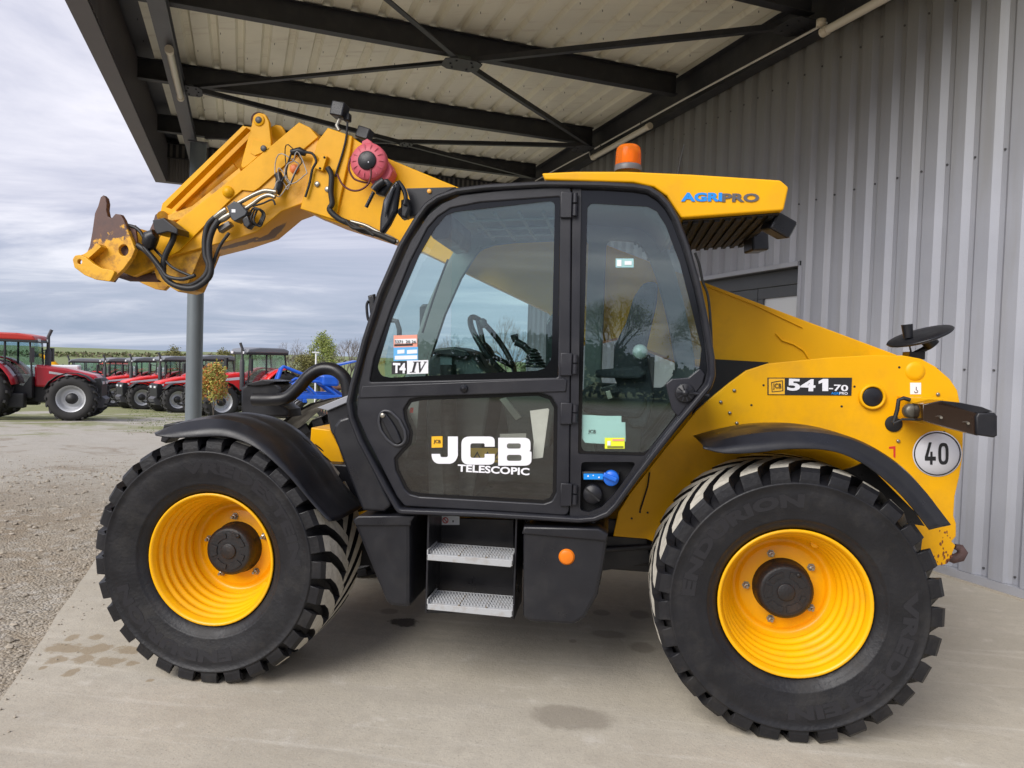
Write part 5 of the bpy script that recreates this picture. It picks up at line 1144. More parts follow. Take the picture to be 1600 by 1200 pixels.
text('AGRI', 1096, 308, 3.398, 64, 14, BLU, hood_o, bold=.05, name='lettering'); text('PRO', 1157, 309, 3.398, 58, 13.5, GRYV, hood_o, bold=.04)
for (x, y, Y, w_, h_, rot, nm) in ((1216, 353, 3.55, .105, .085, -.45, 1), (1181, 379, 4.05, .09, .10, .08, 1)):
    c_ = V(x, y, Y); M = Matrix.Translation(c_) @ Matrix.Rotation(-rot, 4, 'Y') @ Matrix.Rotation(.25, 4, 'Z'); mb = MB(); mb.box((-w_/2, -.06, -h_/2), (w_/2, .06, h_/2), M); wl = mb.build('work_lamp', BLKP, TH, bevel=.01)
    mb = MB(); mb.box((w_/2-.002, -.052, -h_/2+.008), (w_/2+.003, .052, h_/2-.008), M); mb.build('lamp_glass', mat('lamp_glass_grey', (.20, .21, .21), .15), wl)
    MB().tube([c_+Vector((-.02, 0, .05)), c_+Vector((.0, 0, .12))], .014, 8).build('lamp_stem', BLKP, wl)
hose([(1086, 395), (1093, 415), (1098, 440), (1106, 462), (1110, 500), (1112, 540)], .006, CABLE, Y=3.5, name='cable')
# interior
SEAT = mat('seat_fabric', (.018, .020, .026), .85, bump=.3, bscale=150); DASH = mat('dash_grey', (.055, .062, .066), .55)
def ppr(name, pts, Y0, Y1, m_, bev=.01, parent=TH, pY=None): 
    mb = MB(); mb.prism([XZ(*q, pY or Y0) for q in pts], Y0, Y1); return mb.build(name, m_, parent, bevel=bev)
st_ = ppr('seat', [(990, 465), (1004, 444), (1018, 440), (1028, 444), (1026, 475), (1010, 545), (1022, 620), (1010, 668), (985, 668), (972, 620), (958, 585), (960, 540), (978, 505)], 3.66, 4.08, SEAT, .03, pY=3.7)
ppr('seat_cushion', [(905, 612), (925, 600), (1000, 604), (1014, 628), (1000, 655), (910, 645)], 3.64, 4.10, SEAT, .03, st_, pY=3.7)
ppr('seat_base', [(925, 650), (1005, 650), (1000, 712), (930, 712)], 3.7, 4.05, BLKM, .01, st_, pY=3.7)
ppr('armrest', [(930, 578), (1000, 572), (1010, 584), (1000, 592), (930, 590)], 3.60, 3.66, SEAT, .012, st_)
disc('seat_knob', 1000, 550, 3.6, 12, -.03, .0, mat('pale_grey_plastic', (.30, .34, .33), .4), st_, 20, prof=lambda r: [(r*.7, 0), (r, -.01), (r*.8, -.03), (0, -.035)])
ppr('belt_buckle', [(937, 606), (962, 600), (968, 612), (945, 620)], 3.56, 3.6, BLKP, .004, st_); ppr('buckle_tongue', [(946, 612), (953, 610), (957, 622), (950, 624)], 3.545, 3.555, SILV, .001, st_)
dsh = ppr('dashboard', [(672, 560), (690, 548), (715, 545), (735, 550), (752, 575), (770, 592), (765, 640), (740, 780), (672, 780), (668, 640)], 3.62, 4.05, DASH, .015, pY=3.65)
ppr('instrument_hood', [(676, 552), (684, 545), (712, 542), (732, 548), (738, 556), (726, 560), (690, 556)], 3.58, 4.0, BLKP, .01, dsh, pY=3.62)
decal(688, 552, 706, 570, 3.60, mat('display_grey', (.12, .15, .16), .15), 'display', dsh)
ppr('steering_column', [(736, 556), (750, 552), (768, 590), (764, 660), (740, 660), (742, 590)], 3.76, 3.86, BLKP, .01, dsh, pY=3.8)
# steering wheel : ring seen almost edge on, spokes, spinner knob
cw = V(770, 542, 3.82); ax_ = Vector((.80, -.12, .58)).normalized(); u1 = ax_.orthogonal().normalized(); u2 = ax_.cross(u1)
sw = MB().tube([cw+(u1*math.cos(a)+u2*math.sin(a))*.19 for a in [j*math.pi/18 for j in range(36)]], .015, 10, closed=True).build('steering_wheel', BLKP, TH)
mb = MB()
for a in (0.4, 2.5, 4.6): mb.tube([cw-ax_*.05, cw+(u1*math.cos(a)+u2*math.sin(a))*.18], .014, 8)
mb.lathe([(.045, -.02), (.045, .02), (0, .025)], 16, 'z', (0, 0, 0)); me_ = mb
mb.v[-48:] = [tuple(cw-ax_*.04 + (u1*v[0]+u2*v[1]) + ax_*v[2]) for v in mb.v[-48:]]
mb.build('wheel_spoke', BLKP, sw)
MB().tube([V(756, 512, 3.72), V(753, 503, 3.72), V(751, 500, 3.72)], [.02, .026, .018], 12).build('spinner_knob', BLKP, sw)
js = MB().tube([V(x, y, 3.74) for x, y in ((838, 566), (830, 552), (818, 540), (806, 534))], [.022, .018, .018, .02], 10).build('joystick', BLKP, TH)
MB().tube([V(806, 534, 3.74), V(803, 523, 3.74)], [.016, .02], 10).build('joystick_knob', BLKP, js)
mb = MB()
for k in range(6): c_ = V(838-1.2*k, 572-5*k, 3.74); mb.lathe([(.0, -.009), (.055-.006*k, -.007), (.06-.006*k, 0), (.045-.006*k, .008), (0, .009)], 16, 'z', tuple(c_))
mb.build('joystick_gaiter', RUB, js)
ppr('side_console', [(780, 600), (790, 584), (850, 580), (872, 590), (870, 640), (860, 700), (800, 700)], 3.72, 3.9, DASH, .015, pY=3.75)
ppr('seat_side_box', [(853, 505), (862, 490), (868, 488), (872, 498), (872, 590), (852, 590)], 3.7, 3.9, BLKP, .012, pY=3.7)
# papers in the door pocket, warning label on the floor, mat
plate('papers', [(828, 642), (856, 638), (858, 640), (848, 715), (832, 717), (834, 690)], y0=YD+.05, th=.006, mat=PAP, parent=TH, pxY=YD+.05)
plate('paper_sheet', [(781, 678), (822, 677), (822, 720), (781, 720)], y0=YD+.06, th=.003, mat=mat('grey_paper', (.33, .34, .34), .6), parent=TH, pxY=YD+.06)
wl_ = plate('floor_label', [(735, 700), (790, 700), (790, 722), (735, 724)], y0=YD+.075, th=.003, mat=mat('dull_yellow_label', (.45, .33, .05), .6), parent=TH, pxY=YD+.075)
for k in range(3): plate('warning_triangle', [(738+16*k, 718), (746+16*k, 705), (752+16*k, 718)], [[(741+16*k, 716.5), (746+16*k, 708.5), (749.5+16*k, 716.5)]], y0=YD+.072, th=.002, mat=INK, parent=wl_, pxY=YD+.075)
plate('pedal_plate', [(780, 624), (790, 621), (815, 652), (806, 657)], y0=YD+.20, th=.02, bev=.003, mat=mat('pedal_grey', (.25, .27, .26), .5), parent=TH, pxY=YD+.20)
mb = MB(); mb.tube([V(700, 570, 3.55), V(702, 700, 3.55), V(706, 775, 3.55)], .04, 12); mb.build('column_post', BLKM, TH)
plate('red_tag', [(641, 637), (646, 637), (645, 645), (640, 645)], y0=YD+.04, th=.003, mat=REDM, parent=TH, pxY=YD+.04)
plate('inner_pad', [(600, 765), (628, 740), (640, 700), (650, 690), (655, 620), (720, 616), (720, 778), (650, 776)], y0=YD+.36, th=.02, mat=BLKM, parent=TH, pxY=YD+.36)
mb = MB(); mb.tube([V(609, 500, 3.95), V(620, 502, 3.95), V(624, 515, 3.95), V(624, 540, 3.95)], .014, 8); mb.build('grab_rail', BLKP, TH)
plate('interior_mirror', [(655, 480), (660, 475), (672, 475), (672, 500), (668, 515), (655, 515)], y0=4.4, th=.03, bev=.01, mat=BLKP, parent=TH, pxY=4.4)
hose([(700, 405), (692, 425), (676, 470), (660, 520)], .006, CABLE, Y=4.0, name='wiper_arm')
ppr('sun_visor', [(671, 366), (682, 343), (704, 332), (706, 352), (700, 372), (678, 374)], 3.5, 4.0, BLKP, .01, pY=3.5)
mb = MB()
for k in range(5): a, b_ = V(735+38*k, 334-1.2*k, 3.5), V(735+38*k, 334-1.2*k, 3.5)+Vector((0, .7, -.01)); mb.tube([a, b_], .010, 6)
for yy in (3.62, 3.85, 4.05): mb.tube([V(725, 334, 3.5)+Vector((0, yy-3.5, -.012)), V(880, 328, 3.5)+Vector((0, yy-3.5, -.012))], .008, 6)
tag(mb.build('roof_guard_bar', mat('guard_grey', (.22, .25, .26), .5), TH), kind='stuff')
# ---- steps and side boxes
YS = 3.40
ppr('battery_box', [(553, 812), (641, 812), (641, 950), (612, 948), (602, 940), (553, 820)], YS, 3.86, BLKP, .02)
plate('battery_box_lid', [(551, 812), (560, 806), (648, 806), (642, 816), (642, 822), (555, 822)], y0=YS-.012, th=.44, bev=.008, mat=BLKP, parent=TH, pxY=YS-.012)
fb = [(817, 832), (826, 826), (948, 836), (949, 842), (944, 880), (934, 930), (914, 966), (896, 977), (830, 972), (817, 967)]
ft = ppr('fuel_tank', fb, YS-.02, 3.95, BLKP, .022)
plate('tank_shoulder', [(815, 838), (818, 826), (935, 829), (950, 838), (948, 850)], y0=YS-.034, th=.10, bev=.010, mat=BLKP, parent=ft, pxY=YS-.034)
disc('side_reflector', 885.5, 870, YS-.02, 11, -.008, 0, ORNG, ft, 28, prof=lambda r: [(r*1.15, 0), (r*1.15, -.003), (r*1.0, -.004), (r, -.008), (r*.9, -.010), (0, -.010)])
disc('tank_cap', 926, 828, 3.62, 12, -.0, 0, mat('grey_cap', (.45, .46, .47), .4), ft); ft.children[-1].location.z += .01
mb = MB(); mb.tube([V(905, 825, 3.5), V(926, 826, 3.5)], .012, 8); mb.build('filler_neck', BLKP, ft)
bp = ppr('step_panel', [(666, 808), (803, 812), (804, 960), (664, 958)], 3.68, 3.72, BLKP, .004, pY=3.68)
for xs_ in (((664, 806), (668, 806), (667, 962), (663, 960)), ((803, 812), (808, 812), (806, 962), (801, 962))):
    pass
a, b_ = XZ(668, 806, YS+.02), XZ(806, 812, YS+.02)
for xx in (XZ(667, 900, YS+.02)[0], XZ(804, 900, YS+.02)[0]):
    mb = MB(); mb.box((xx-.004, YS+.02, XZ(700, 962, YS)[1]), (xx+.004, 3.70, XZ(700, 806, YS)[1])); mb.build('step_side', BLKP, TH)
def step(py, nm):
    x0, z0 = XZ(668, py, YS); x1, _ = XZ(802, py, YS); mb = MB(); fr_, bk2 = YS-.01, YS+.17
    # front lip, side lips, back lip
    mb.prism([(x0, z0-.050), (x1-.01, z0-.056), (x1, z0-.046), (x1, z0-.022), (x0, z0-.022), ], fr_, fr_+.006)
    for xx in (x0, x1-.006): mb.box((xx, fr_, z0-.050), (xx+.006, bk2, z0+.0)); 
    mb.box((x0+.006, bk2-.006, z0-.05), (x1-.006, bk2, z0-.01))
    s = mb.build('step', STEP, TH, bevel=.002)
    NB = 5
    for r in range(NB):
        y_ = fr_+.020+(bk2-fr_-.04)*r/(NB-1); pts = [(x0+.006, z0-.05)]
        nt_ = 26; w_ = (x1-x0-.012)/nt_
        for k in range(nt_):
            xa = x0+.006+k*w_; pts += [(xa, z0-.022), (xa+w_*.2, z0-.010), (xa+w_*.55, z0-.010), (xa+w_*.75, z0-.022)]
        pts += [(x1-.006, z0-.022), (x1-.006, z0-.05)]
        mb = MB(); mb.prism(pts, y_, y_+.010); mb.build('serrated_bar', STEP, s)
    for f in (.36, .68): 
        mb = MB(); mb.box((x0+(x1-x0)*f, fr_+.01, z0-.045), (x0+(x1-x0)*f+.008, bk2-.01, z0-.020)); mb.build('cross_bar', mat('dirty_steel', (.22, .18, .13), .6), s)
    # tray below the bars
    mb = MB(); mb.box((x0+.006, fr_+.006, z0-.052), (x1-.006, bk2-.006, z0-.046)); mb.build('step_tray', STEP, s)
    return s
step(858, 0); step(935, 1)
sg2 = decal(688, 806, 718, 820, 3.68, PAP, 'step_label'); c_ = V(696, 813, 3.675)
mb = MB(); mb.tube([c_+Vector((.014*math.cos(a), 0, .014*math.sin(a))) for a in [j*math.pi/8 for j in range(16)]], .0022, 5, closed=True); mb.tube([c_+Vector((-.010, 0, .010)), c_+Vector((.010, 0, -.010))], .0022, 5); mb.build('prohibition_sign', REDM, sg2)
decal(707, 813, 709, 816, 3.678, INK, 'label_mark', sg2)
# ================================================================== BACKGROUND THINGS
def at(px, d, pyh=550):
    r_ = ray(px, pyh); v = EYE + r_*(d/ r_.dot(FWD)); v.z = yard_z(v.x, v.y); return v
HR, HF = Vector((math.cos(YAW), math.sin(YAW), 0)), Vector((-math.sin(YAW), math.cos(YAW), 0))
RED = mat('tractor_red', (.84, .018, .014), .3, coat=.3); DRED = mat('tractor_dark_red', (.42, .012, .026), .3, coat=.4)
ROOFG = mat('tractor_roof_grey', (.17, .18, .20), .4); TBLK = mat('tractor_black', (.018, .018, .02), .5); TGLS = glass('tractor_glass', (.84, .93, .94), 1.9)
TRUB = mat('farm_tyre', (.028, .027, .027), .85); RIMS = mat('silver_rim', (.55, .56, .58), .4, metal=.3); LAMPG = mat('lamp_clear', (.7, .72, .75), .15)
def ag_tyre(R_, W_, name):
    mb = MB(); mb.lathe([(R_*.56, -W_*.40), (R_*.60, -W_*.46), (R_*.76, -W_*.5), (R_*.90, -W_*.44), (R_*.93, -W_*.3), (R_*.94, 0), (R_*.93, W_*.3), (R_*.90, W_*.44), (R_*.76, W_*.5), (R_*.60, W_*.46), (R_*.56, W_*.40)], 40)
    NL = 18
    for sd_ in (-1, 1):
        for k in range(NL):
            t0 = 2*math.pi*(k+(.5 if sd_ > 0 else 0))/NL; vs = []
            for s, sh in ((.5, 0), (.25, .07), (.02, .20)):
                y = sd_*s*W_; a = t0-sh; ro = R_*(.97 if s == .5 else 1.0)
                for r_, h in ((R_*.90, .055), (ro, .045), (ro, -.045), (R_*.90, -.055)): vs.append((r_*math.cos(a+h), y, r_*math.sin(a+h)))
            fs = []
            for i in range(2):
                for j in range(3): fs.append((i*4+j, i*4+j+1, i*4+j+5, i*4+j+4))
            fs += [(0, 1, 2, 3), (11, 10, 9, 8)]; mb.add(vs, fs)
    return mb.mesh(name, (TRUB,))
def ag_rim(R_, W_):
    mb = MB(); mb.lathe([(R_*.58, -W_*.42), (R_*.55, -W_*.40), (R_*.50, -W_*.30), (R_*.47, -W_*.1), (R_*.30, -W_*.05), (R_*.28, -W_*.12), (0, -W_*.12)], 28)
    mb.lathe([(R_*.58, W_*.42), (R_*.55, W_*.40), (R_*.47, W_*.1), (0, W_*.1)], 28); return mb.mesh('wheel', (RIMS,))
def hubm(R_, W_): mb = MB(); mb.lathe([(R_*.24, -W_*.10), (R_*.22, -W_*.34), (0, -W_*.36)], 16); return mb.mesh('hub', (TBLK,))
def make_tractor(paint, roofm, label, cat, group, loc, rz, big=False, stripe=True):
    t = thing('tractor', loc, label, cat, group, rz)
    Rf, Wf, Rr, Wr = (.74, .52, 1.0, .65) if not big else (.80, .60, 1.02, .70)
    xf, xr = -1.55, 1.25
    tf, trr, rf, rr_, hf, hr_ = ag_tyre(Rf, Wf, 'tyre'), ag_tyre(Rr, Wr, 'tyre'), ag_rim(Rf, Wf), ag_rim(Rr, Wr), hubm(Rf, Wf), hubm(Rr, Wr)
    for (x, y, R_, tm, rm, hm) in ((xf, -.95, Rf, tf, rf, hf), (xf, .95, Rf, tf, rf, hf), (xr, -.98, Rr, trr, rr_, hr_), (xr, .98, Rr, trr, rr_, hr_)):
        w_ = link('wheel', rm, None, t, True); w_.location = (x, y, R_); w_.rotation_euler = (0, 0, math.pi if y > 0 else 0)
        link('tyre', tm, None, w_, True); link('hub', hm, None, w_, True)
    def P(name, pts, y0, y1, m_, bev=.03, par=None):
        mb = MB(); mb.prism(pts, y0, y1); return mb.build(name, m_, par or t, bevel=bev, local=True, seg=2)
    hood_ = P('hood', [(-2.25, 1.20), (-2.28, 1.42), (-2.10, 1.60), (-1.2, 1.82), (-.25, 1.92), (-.25, 1.15), (-1.0, 1.12), (-1.35, 1.12), (-1.9, 1.14)], -.44, .44, paint, .08)
    P('grille', [(-2.32, .80), (-2.34, 1.30), (-2.29, 1.50), (-2.10, 1.50), (-1.98, 1.30), (-1.92, 1.02), (-2.0, .78)], -.455, .455, TBLK, .03)
    for y in (-.26, .26): 
        mb = MB(); mb.box((-2.36, y-.11, 1.28), (-2.31, y+.11, 1.38)); mb.build('headlight', LAMPG, t, local=True)
    P('engine_block', [(-1.9, .62), (-1.9, 1.14), (.2, 1.16), (.2, .62)], -.27, .27, TBLK, .02)
    mb = MB(); mb.tube([(xf, -.8, Rf), (xf, 0, Rf-.05), (xf, .8, Rf)], [.12, .18, .12], 10); mb.build('front_axle', TBLK, t, local=True)
    mb = MB(); mb.tube([(xr, -.8, Rr), (xr, 0, Rr), (xr, .8, Rr)], [.16, .25, .16], 10); mb.build('rear_axle', TBLK, t, local=True)
    P('front_linkage', [(-2.35, .45), (-2.45, .75), (-2.2, .95), (-2.0, .9), (-1.95, .5), (-2.1, .42)], -.35, .35, mat('linkage_grey', (.08, .08, .09), .6), .02)
    mb = MB()
    for y in (-.3, .3): mb.tube([(-2.2, y, .6), (-2.6, y, .55), (-2.75, y, .62)], .035, 6)
    mb.build('link_arm', TBLK, t, local=True)
    if stripe:
        for y in (-.443, .443):
            mb = MB(); s0 = y; mb.prism([(-1.95, 1.50), (-1.9, 1.58), (-.35, 1.74), (-.35, 1.62)], y-.002, y+.002); mb.build('white_stripe', WHT, t, local=True)
        mb = MB(); mb.prism([(-2.20, 1.36), (-2.17, 1.45), (-1.98, 1.50), (-1.98, 1.40)], -.444, -.440); mb.build('white_decal', WHT, t, local=True)
    else:
        mb = MB(); mb.prism([(-1.5, 1.52), (-1.45, 1.58), (-.7, 1.70), (-.7, 1.62)], -.445, -.441); mb.prism([(-1.5, 1.52), (-1.45, 1.58), (-.7, 1.70), (-.7, 1.62)], .441, .445); tag(mb.build('grey_stripe', RIMS, t, local=True), kind='stuff')
    # cab
    cab = P('cab_body', [(-.25, .75), (-.25, 1.5), (-.1, 1.55), (1.35, 1.55), (1.4, 1.2), (1.2, .8)], -.62, .62, TBLK, .04)
    P('roof', [(-.38, 2.74), (-.30, 2.90), (.2, 2.98), (1.3, 2.98), (1.55, 2.88), (1.52, 2.76)], -.78, .78, roofm, .05)
    P('roof_visor', [(-.42, 2.66), (-.40, 2.76), (1.54, 2.78), (1.5, 2.68)], -.76, .76, TBLK, .02)
    for y in (-.66, .66):
        s = 1 if y > 0 else -1
        for nm, pts in (('window_pane', [(-.20, 1.52), (-.14, 2.66), (.52, 2.68), (.55, 1.3), (.0, 1.2)]), ('window_pane', [(.60, 1.9), (.58, 2.68), (1.36, 2.68), (1.46, 1.95)])):
            P(nm, pts, y-.008, y+.008, TGLS, 0, cab)
        for p0_, p1_, r_ in (((-.25, y, 1.5), (-.18, y, 2.7), .035), ((.56, y, 1.3), (.55, y, 2.7), .04), ((1.5, y, 1.9), (1.40, y, 2.7), .035)): MB().tube([p0_, p1_], r_, 6).build('pillar', TBLK, cab, local=True)
    mb = MB(); mb.box((-.235, -.60, 1.55), (-.215, .60, 2.66)); mb.build('windscreen', TGLS, cab, local=True)
    mb = MB(); mb.box((1.46, -.60, 1.8), (1.48, .60, 2.66)); mb.build('rear_window', TGLS, cab, local=True)
    for y in (-1, 1):
        mb = MB(); rows = []
        for i in range(9):
            a = math.radians(168-118*i/8); rows.append([(xr+(Rr+.10)*math.cos(a), yy, Rr+(Rr+.10)*math.sin(a)) for yy in sorted((y*.62, y*1.28))])
        mb.loft(rows); mb.build('rear_fender', paint, t, solid=.05, local=True, fix=False)
        mb = MB(); rows = []
        for i in range(7):
            a = math.radians(140-120*i/6); rows.append([(xf+(Rf+.08)*math.cos(a), yy, Rf+(Rf+.08)*math.sin(a)) for yy in sorted((y*.72, y*1.2))])
        mb.loft(rows); mb.build('front_fender', TBLK, t, solid=.02, local=True, fix=False)
        mb = MB(); mb.tube([(-.2, y*.66, 2.4), (-.35, y*1.12, 2.45)], .02, 6); mb.box((-.42, y*1.15-.12, 2.0), (-.34, y*1.15+.12, 2.5)); mb.build('mirror', TBLK, t, local=True)
        mb = MB(); mb.box((-.43, y*.5-.10, 2.70), (-.39, y*.5+.10, 2.80)); mb.build('roof_lamp', LAMPG, t, local=True)
    mb = MB(); ye = -.50 if big else -.45
    mb.tube([(-.42, ye, 1.2), (-.42, ye, 2.35), (-.42, ye, 2.45)], [.10, .10, .08], 12); mb.tube([(-.42, ye, 2.45), (-.42, ye, 2.9), (-.52, ye, 3.15)], .055, 10); mb.build('exhaust_stack', mat('exhaust_grey', (.06, .06, .065), .5), t, local=True)
    for y0_, y1_ in ((-.95, -.6), (.6, .95)): mb = MB(); mb.box((-.1, y0_, .45), (.45, y1_, .95)); mb.build('fuel_tank', TBLK, t, bevel=.04, local=True)
    return t
def copy_tree(o, parent=None):
    c = o.copy(); COL.objects.link(c)
    if parent is not None: c.parent = parent
    for ch in list(o.children): copy_tree(ch, c)
    return c
def heading(c, s):
    v = HR*c + HF*s; return math.atan2(v.y, v.x)
rzr = heading(math.cos(math.radians(26)), math.sin(math.radians(26)))
ROWG = 'red tractors parked in a row on the yard'
spots_ = [(386, 33.5, 'red tractor with grey roof nearest in the row, beside the young tree'),
          (314, 38.0, 'red tractor partly hidden by the grey canopy post'),
          (258, 41.0, 'red tractor just left of the grey canopy post'),
          (213, 44.0, 'red tractor in the middle of the row with white hood stripe'),
          (172, 47.0, 'farthest red tractor in the row, beside the large dark red tractor')]
tr0 = None
for i, (px, d, lab) in enumerate(spots_):
    v = at(px, d)
    if tr0 is None: tr0 = make_tractor(RED, ROOFG, lab, 'tractor', ROWG, v, heading(math.cos(.80), math.sin(.80))); t = tr0; t.scale = (1.07,)*3
    else: t = copy_tree(tr0); t.location = v; t.scale = (1, 1, 1); t.rotation_euler = (0, 0, heading(math.cos(.80), math.sin(.80))); tag(t, lab)
tb = make_tractor(DRED, mat('tractor_red_roof', (.45, .03, .02), .35), 'large dark red tractor with tall exhaust cut off by the left edge', 'tractor', None, at(47, 25.6), heading(-.95, -.30), True, False)
t2 = copy_tree(tr0); t2.scale = (1, 1, 1); t2.location = at(120, 52); t2.rotation_euler = (0, 0, rzr); t2['label'] = 'tractor with grey roof showing just over the dark red hood'
t3 = make_tractor(RED, RED, 'tractor with red roof standing behind the row', 'tractor', ROWG, at(168, 60), rzr)
# white van far left
vv = thing('van', at(56, 46), 'white van roof showing behind the dark red tractor', 'van', None, rzr)
mb = MB(); mb.prism([(-2.4, .4), (-2.4, 1.1), (-1.9, 1.35), (-1.2, 2.3), (2.4, 2.4), (2.4, .4)], -.95, .95); mb.build('van_body', mat('van_white', (.72, .73, .75), .35), vv, bevel=.08, local=True)
mb = MB(); mb.prism([(-1.75, 1.4), (-1.15, 2.15), (-.3, 2.18), (-.3, 1.4)], -.965, .965); mb.build('side_window', TGLS, vv, local=True)
for x in (-1.5, 1.5):
    for y in (-.9, .9): MB().lathe([(.34, -.1), (.36, -.08), (.36, .08), (.34, .1), (0, .1)], 18, c=(x, y, .36)).build('wheel', TRUB, vv, local=True)
# yellow loader with arm far left
ly = thing('loader', at(86, 58), 'yellow loader with its arm raised behind the parked tractors', 'loader', None, heading(1, .3))
mb = MB(); mb.tube([(.3, 0, 1.2), (.1, 0, 2.4), (-.4, 0, 3.0), (-1.1, 0, 3.25)], [.28, .25, .20, .14], 8); mb.build('arm', YEL, ly, local=True)
mb = MB(); mb.box((-1, -.8, .6), (2.4, .8, 1.6)); mb.build('body', YEL, ly, bevel=.1, local=True)
mb = MB(); mb.box((-1.6, -.4, 3.1), (-1.1, .4, 3.35)); mb.build('attachment', TBLK, ly, local=True, bevel=.03)
for x in (-.8, 1.8):
    for y in (-.9, .9): MB().lathe([(.5, -.2), (.58, -.16), (.58, .16), (.5, .2), (0, .2)], 18, c=(x, y, .58)).build('wheel', TRUB, ly, local=True)
# blue cultivator
BLUE = mat('implement_blue', (.01, .10, .55), .35, coat=.3, var=.15, vscale=3); TINE = mat('tine_steel', (.05, .045, .045), .5)
cv = thing('cultivator', at(484, 30), 'bright blue tined cultivator parked on the grass behind the front fender', 'cultivator', None, heading(.92, .38)); cv.scale = (1.12,)*3
def bl(name, a, b_, m_=BLUE, bev=.01): mb = MB(); mb.box(a, b_); return mb.build(name, m_, cv, bevel=bev, local=True)
for y in (-1.2, 0, 1.2): bl('cross_beam', (-1.4, y-.07, .92), (1.3, y+.07, 1.06))
for x in (-1.3, -.3, .6, 1.25): bl('frame_beam', (x-.06, -1.5, .80), (x+.06, 1.5, .92))
mb = MB()
for p_ in (((-1.3, -.5, 1.0), (-1.0, -.2, 1.9), (-.9, 0, 2.0)), ((-1.3, .5, 1.0), (-1.0, .2, 1.9), (-.9, 0, 2.0)), ((-.9, 0, 2.0), (.4, 0, 1.5), (1.2, 0, 1.0))): mb.tube(p_, .06, 6)
mb.build('headstock', BLUE, cv, local=True)
bl('hopper', (.35, -.8, 1.35), (.95, .8, 1.75), BLUE, .08)
for y in (-.7, .7):
    mb = MB(); mb.tube([(-1.2, y, 1.0), (-.4, y, 1.55), (.3, y, 1.5), (1.0, y, .95)], .06, 6); mb.build('side_arm', BLUE, cv, local=True)
    mb = MB(); mb.tube([(-.6, y*1.3, 1.0), (-.2, y*1.3, 1.4), (.2, y*1.3, 1.0)], .05, 6); mb.build('spring_leg', BLUE, cv, local=True)
mb = MB(); mb.prism([(.2, 1.86), (1.6, 2.25), (1.65, 2.30), (.2, 1.95)], -.5, .5); mb.build('folding_wing', BLUE, cv, local=True)
for ix, x in enumerate((-1.3, -.3, .6, 1.25)):
    for k in range(5):
        y = -1.4+.65*k+(.3 if ix % 2 else 0)
        mb = MB(); mb.tube([(x, y, .85), (x-.18, y, .7), (x-.2, y, .4), (x-.02, y, .12), (x-.18, y, .0)], [.04, .035, .035, .03, .05], 6); mb.build('tine', TINE, cv, local=True)
for k in range(5): MB().lathe([(.0, -.02), (.24, 0), (.0, .02)], 16, c=(1.7, -1.2+.6*k, .3)).build('disc_blade', TINE, cv, local=True)
mb = MB(); mb.tube([(1.7, -1.3, .3), (1.7, 1.3, .3)], .04, 8); mb.tube([(1.25, -1.2, .86), (1.7, -1.2, .3)], .04, 6); mb.tube([(1.25, 1.2, .86), (1.7, 1.2, .3)], .04, 6); mb.build('disc_axle', BLUE, cv, local=True)
# rusty roller behind it
ru = thing('roller', at(532, 34), 'rusty ringed field roller standing just right of the blue cultivator', 'roller', None, heading(.9, .4))
RU = mat('roller_rust', (.17, .085, .055), .8, var=.3, vscale=6)
for k in range(6): 
    mb = MB(); mb.tube([(-.75, -.2, .28+.30*k), (.75, -.2, .28+.30*k)], .11, 10); mb.build('ring', RU, ru, local=True)
for x in (-.78, .78): mb = MB(); mb.box((x-.04, -.15, 0), (x+.04, .3, 1.95)); mb.build('side_frame', RU, ru, local=True)
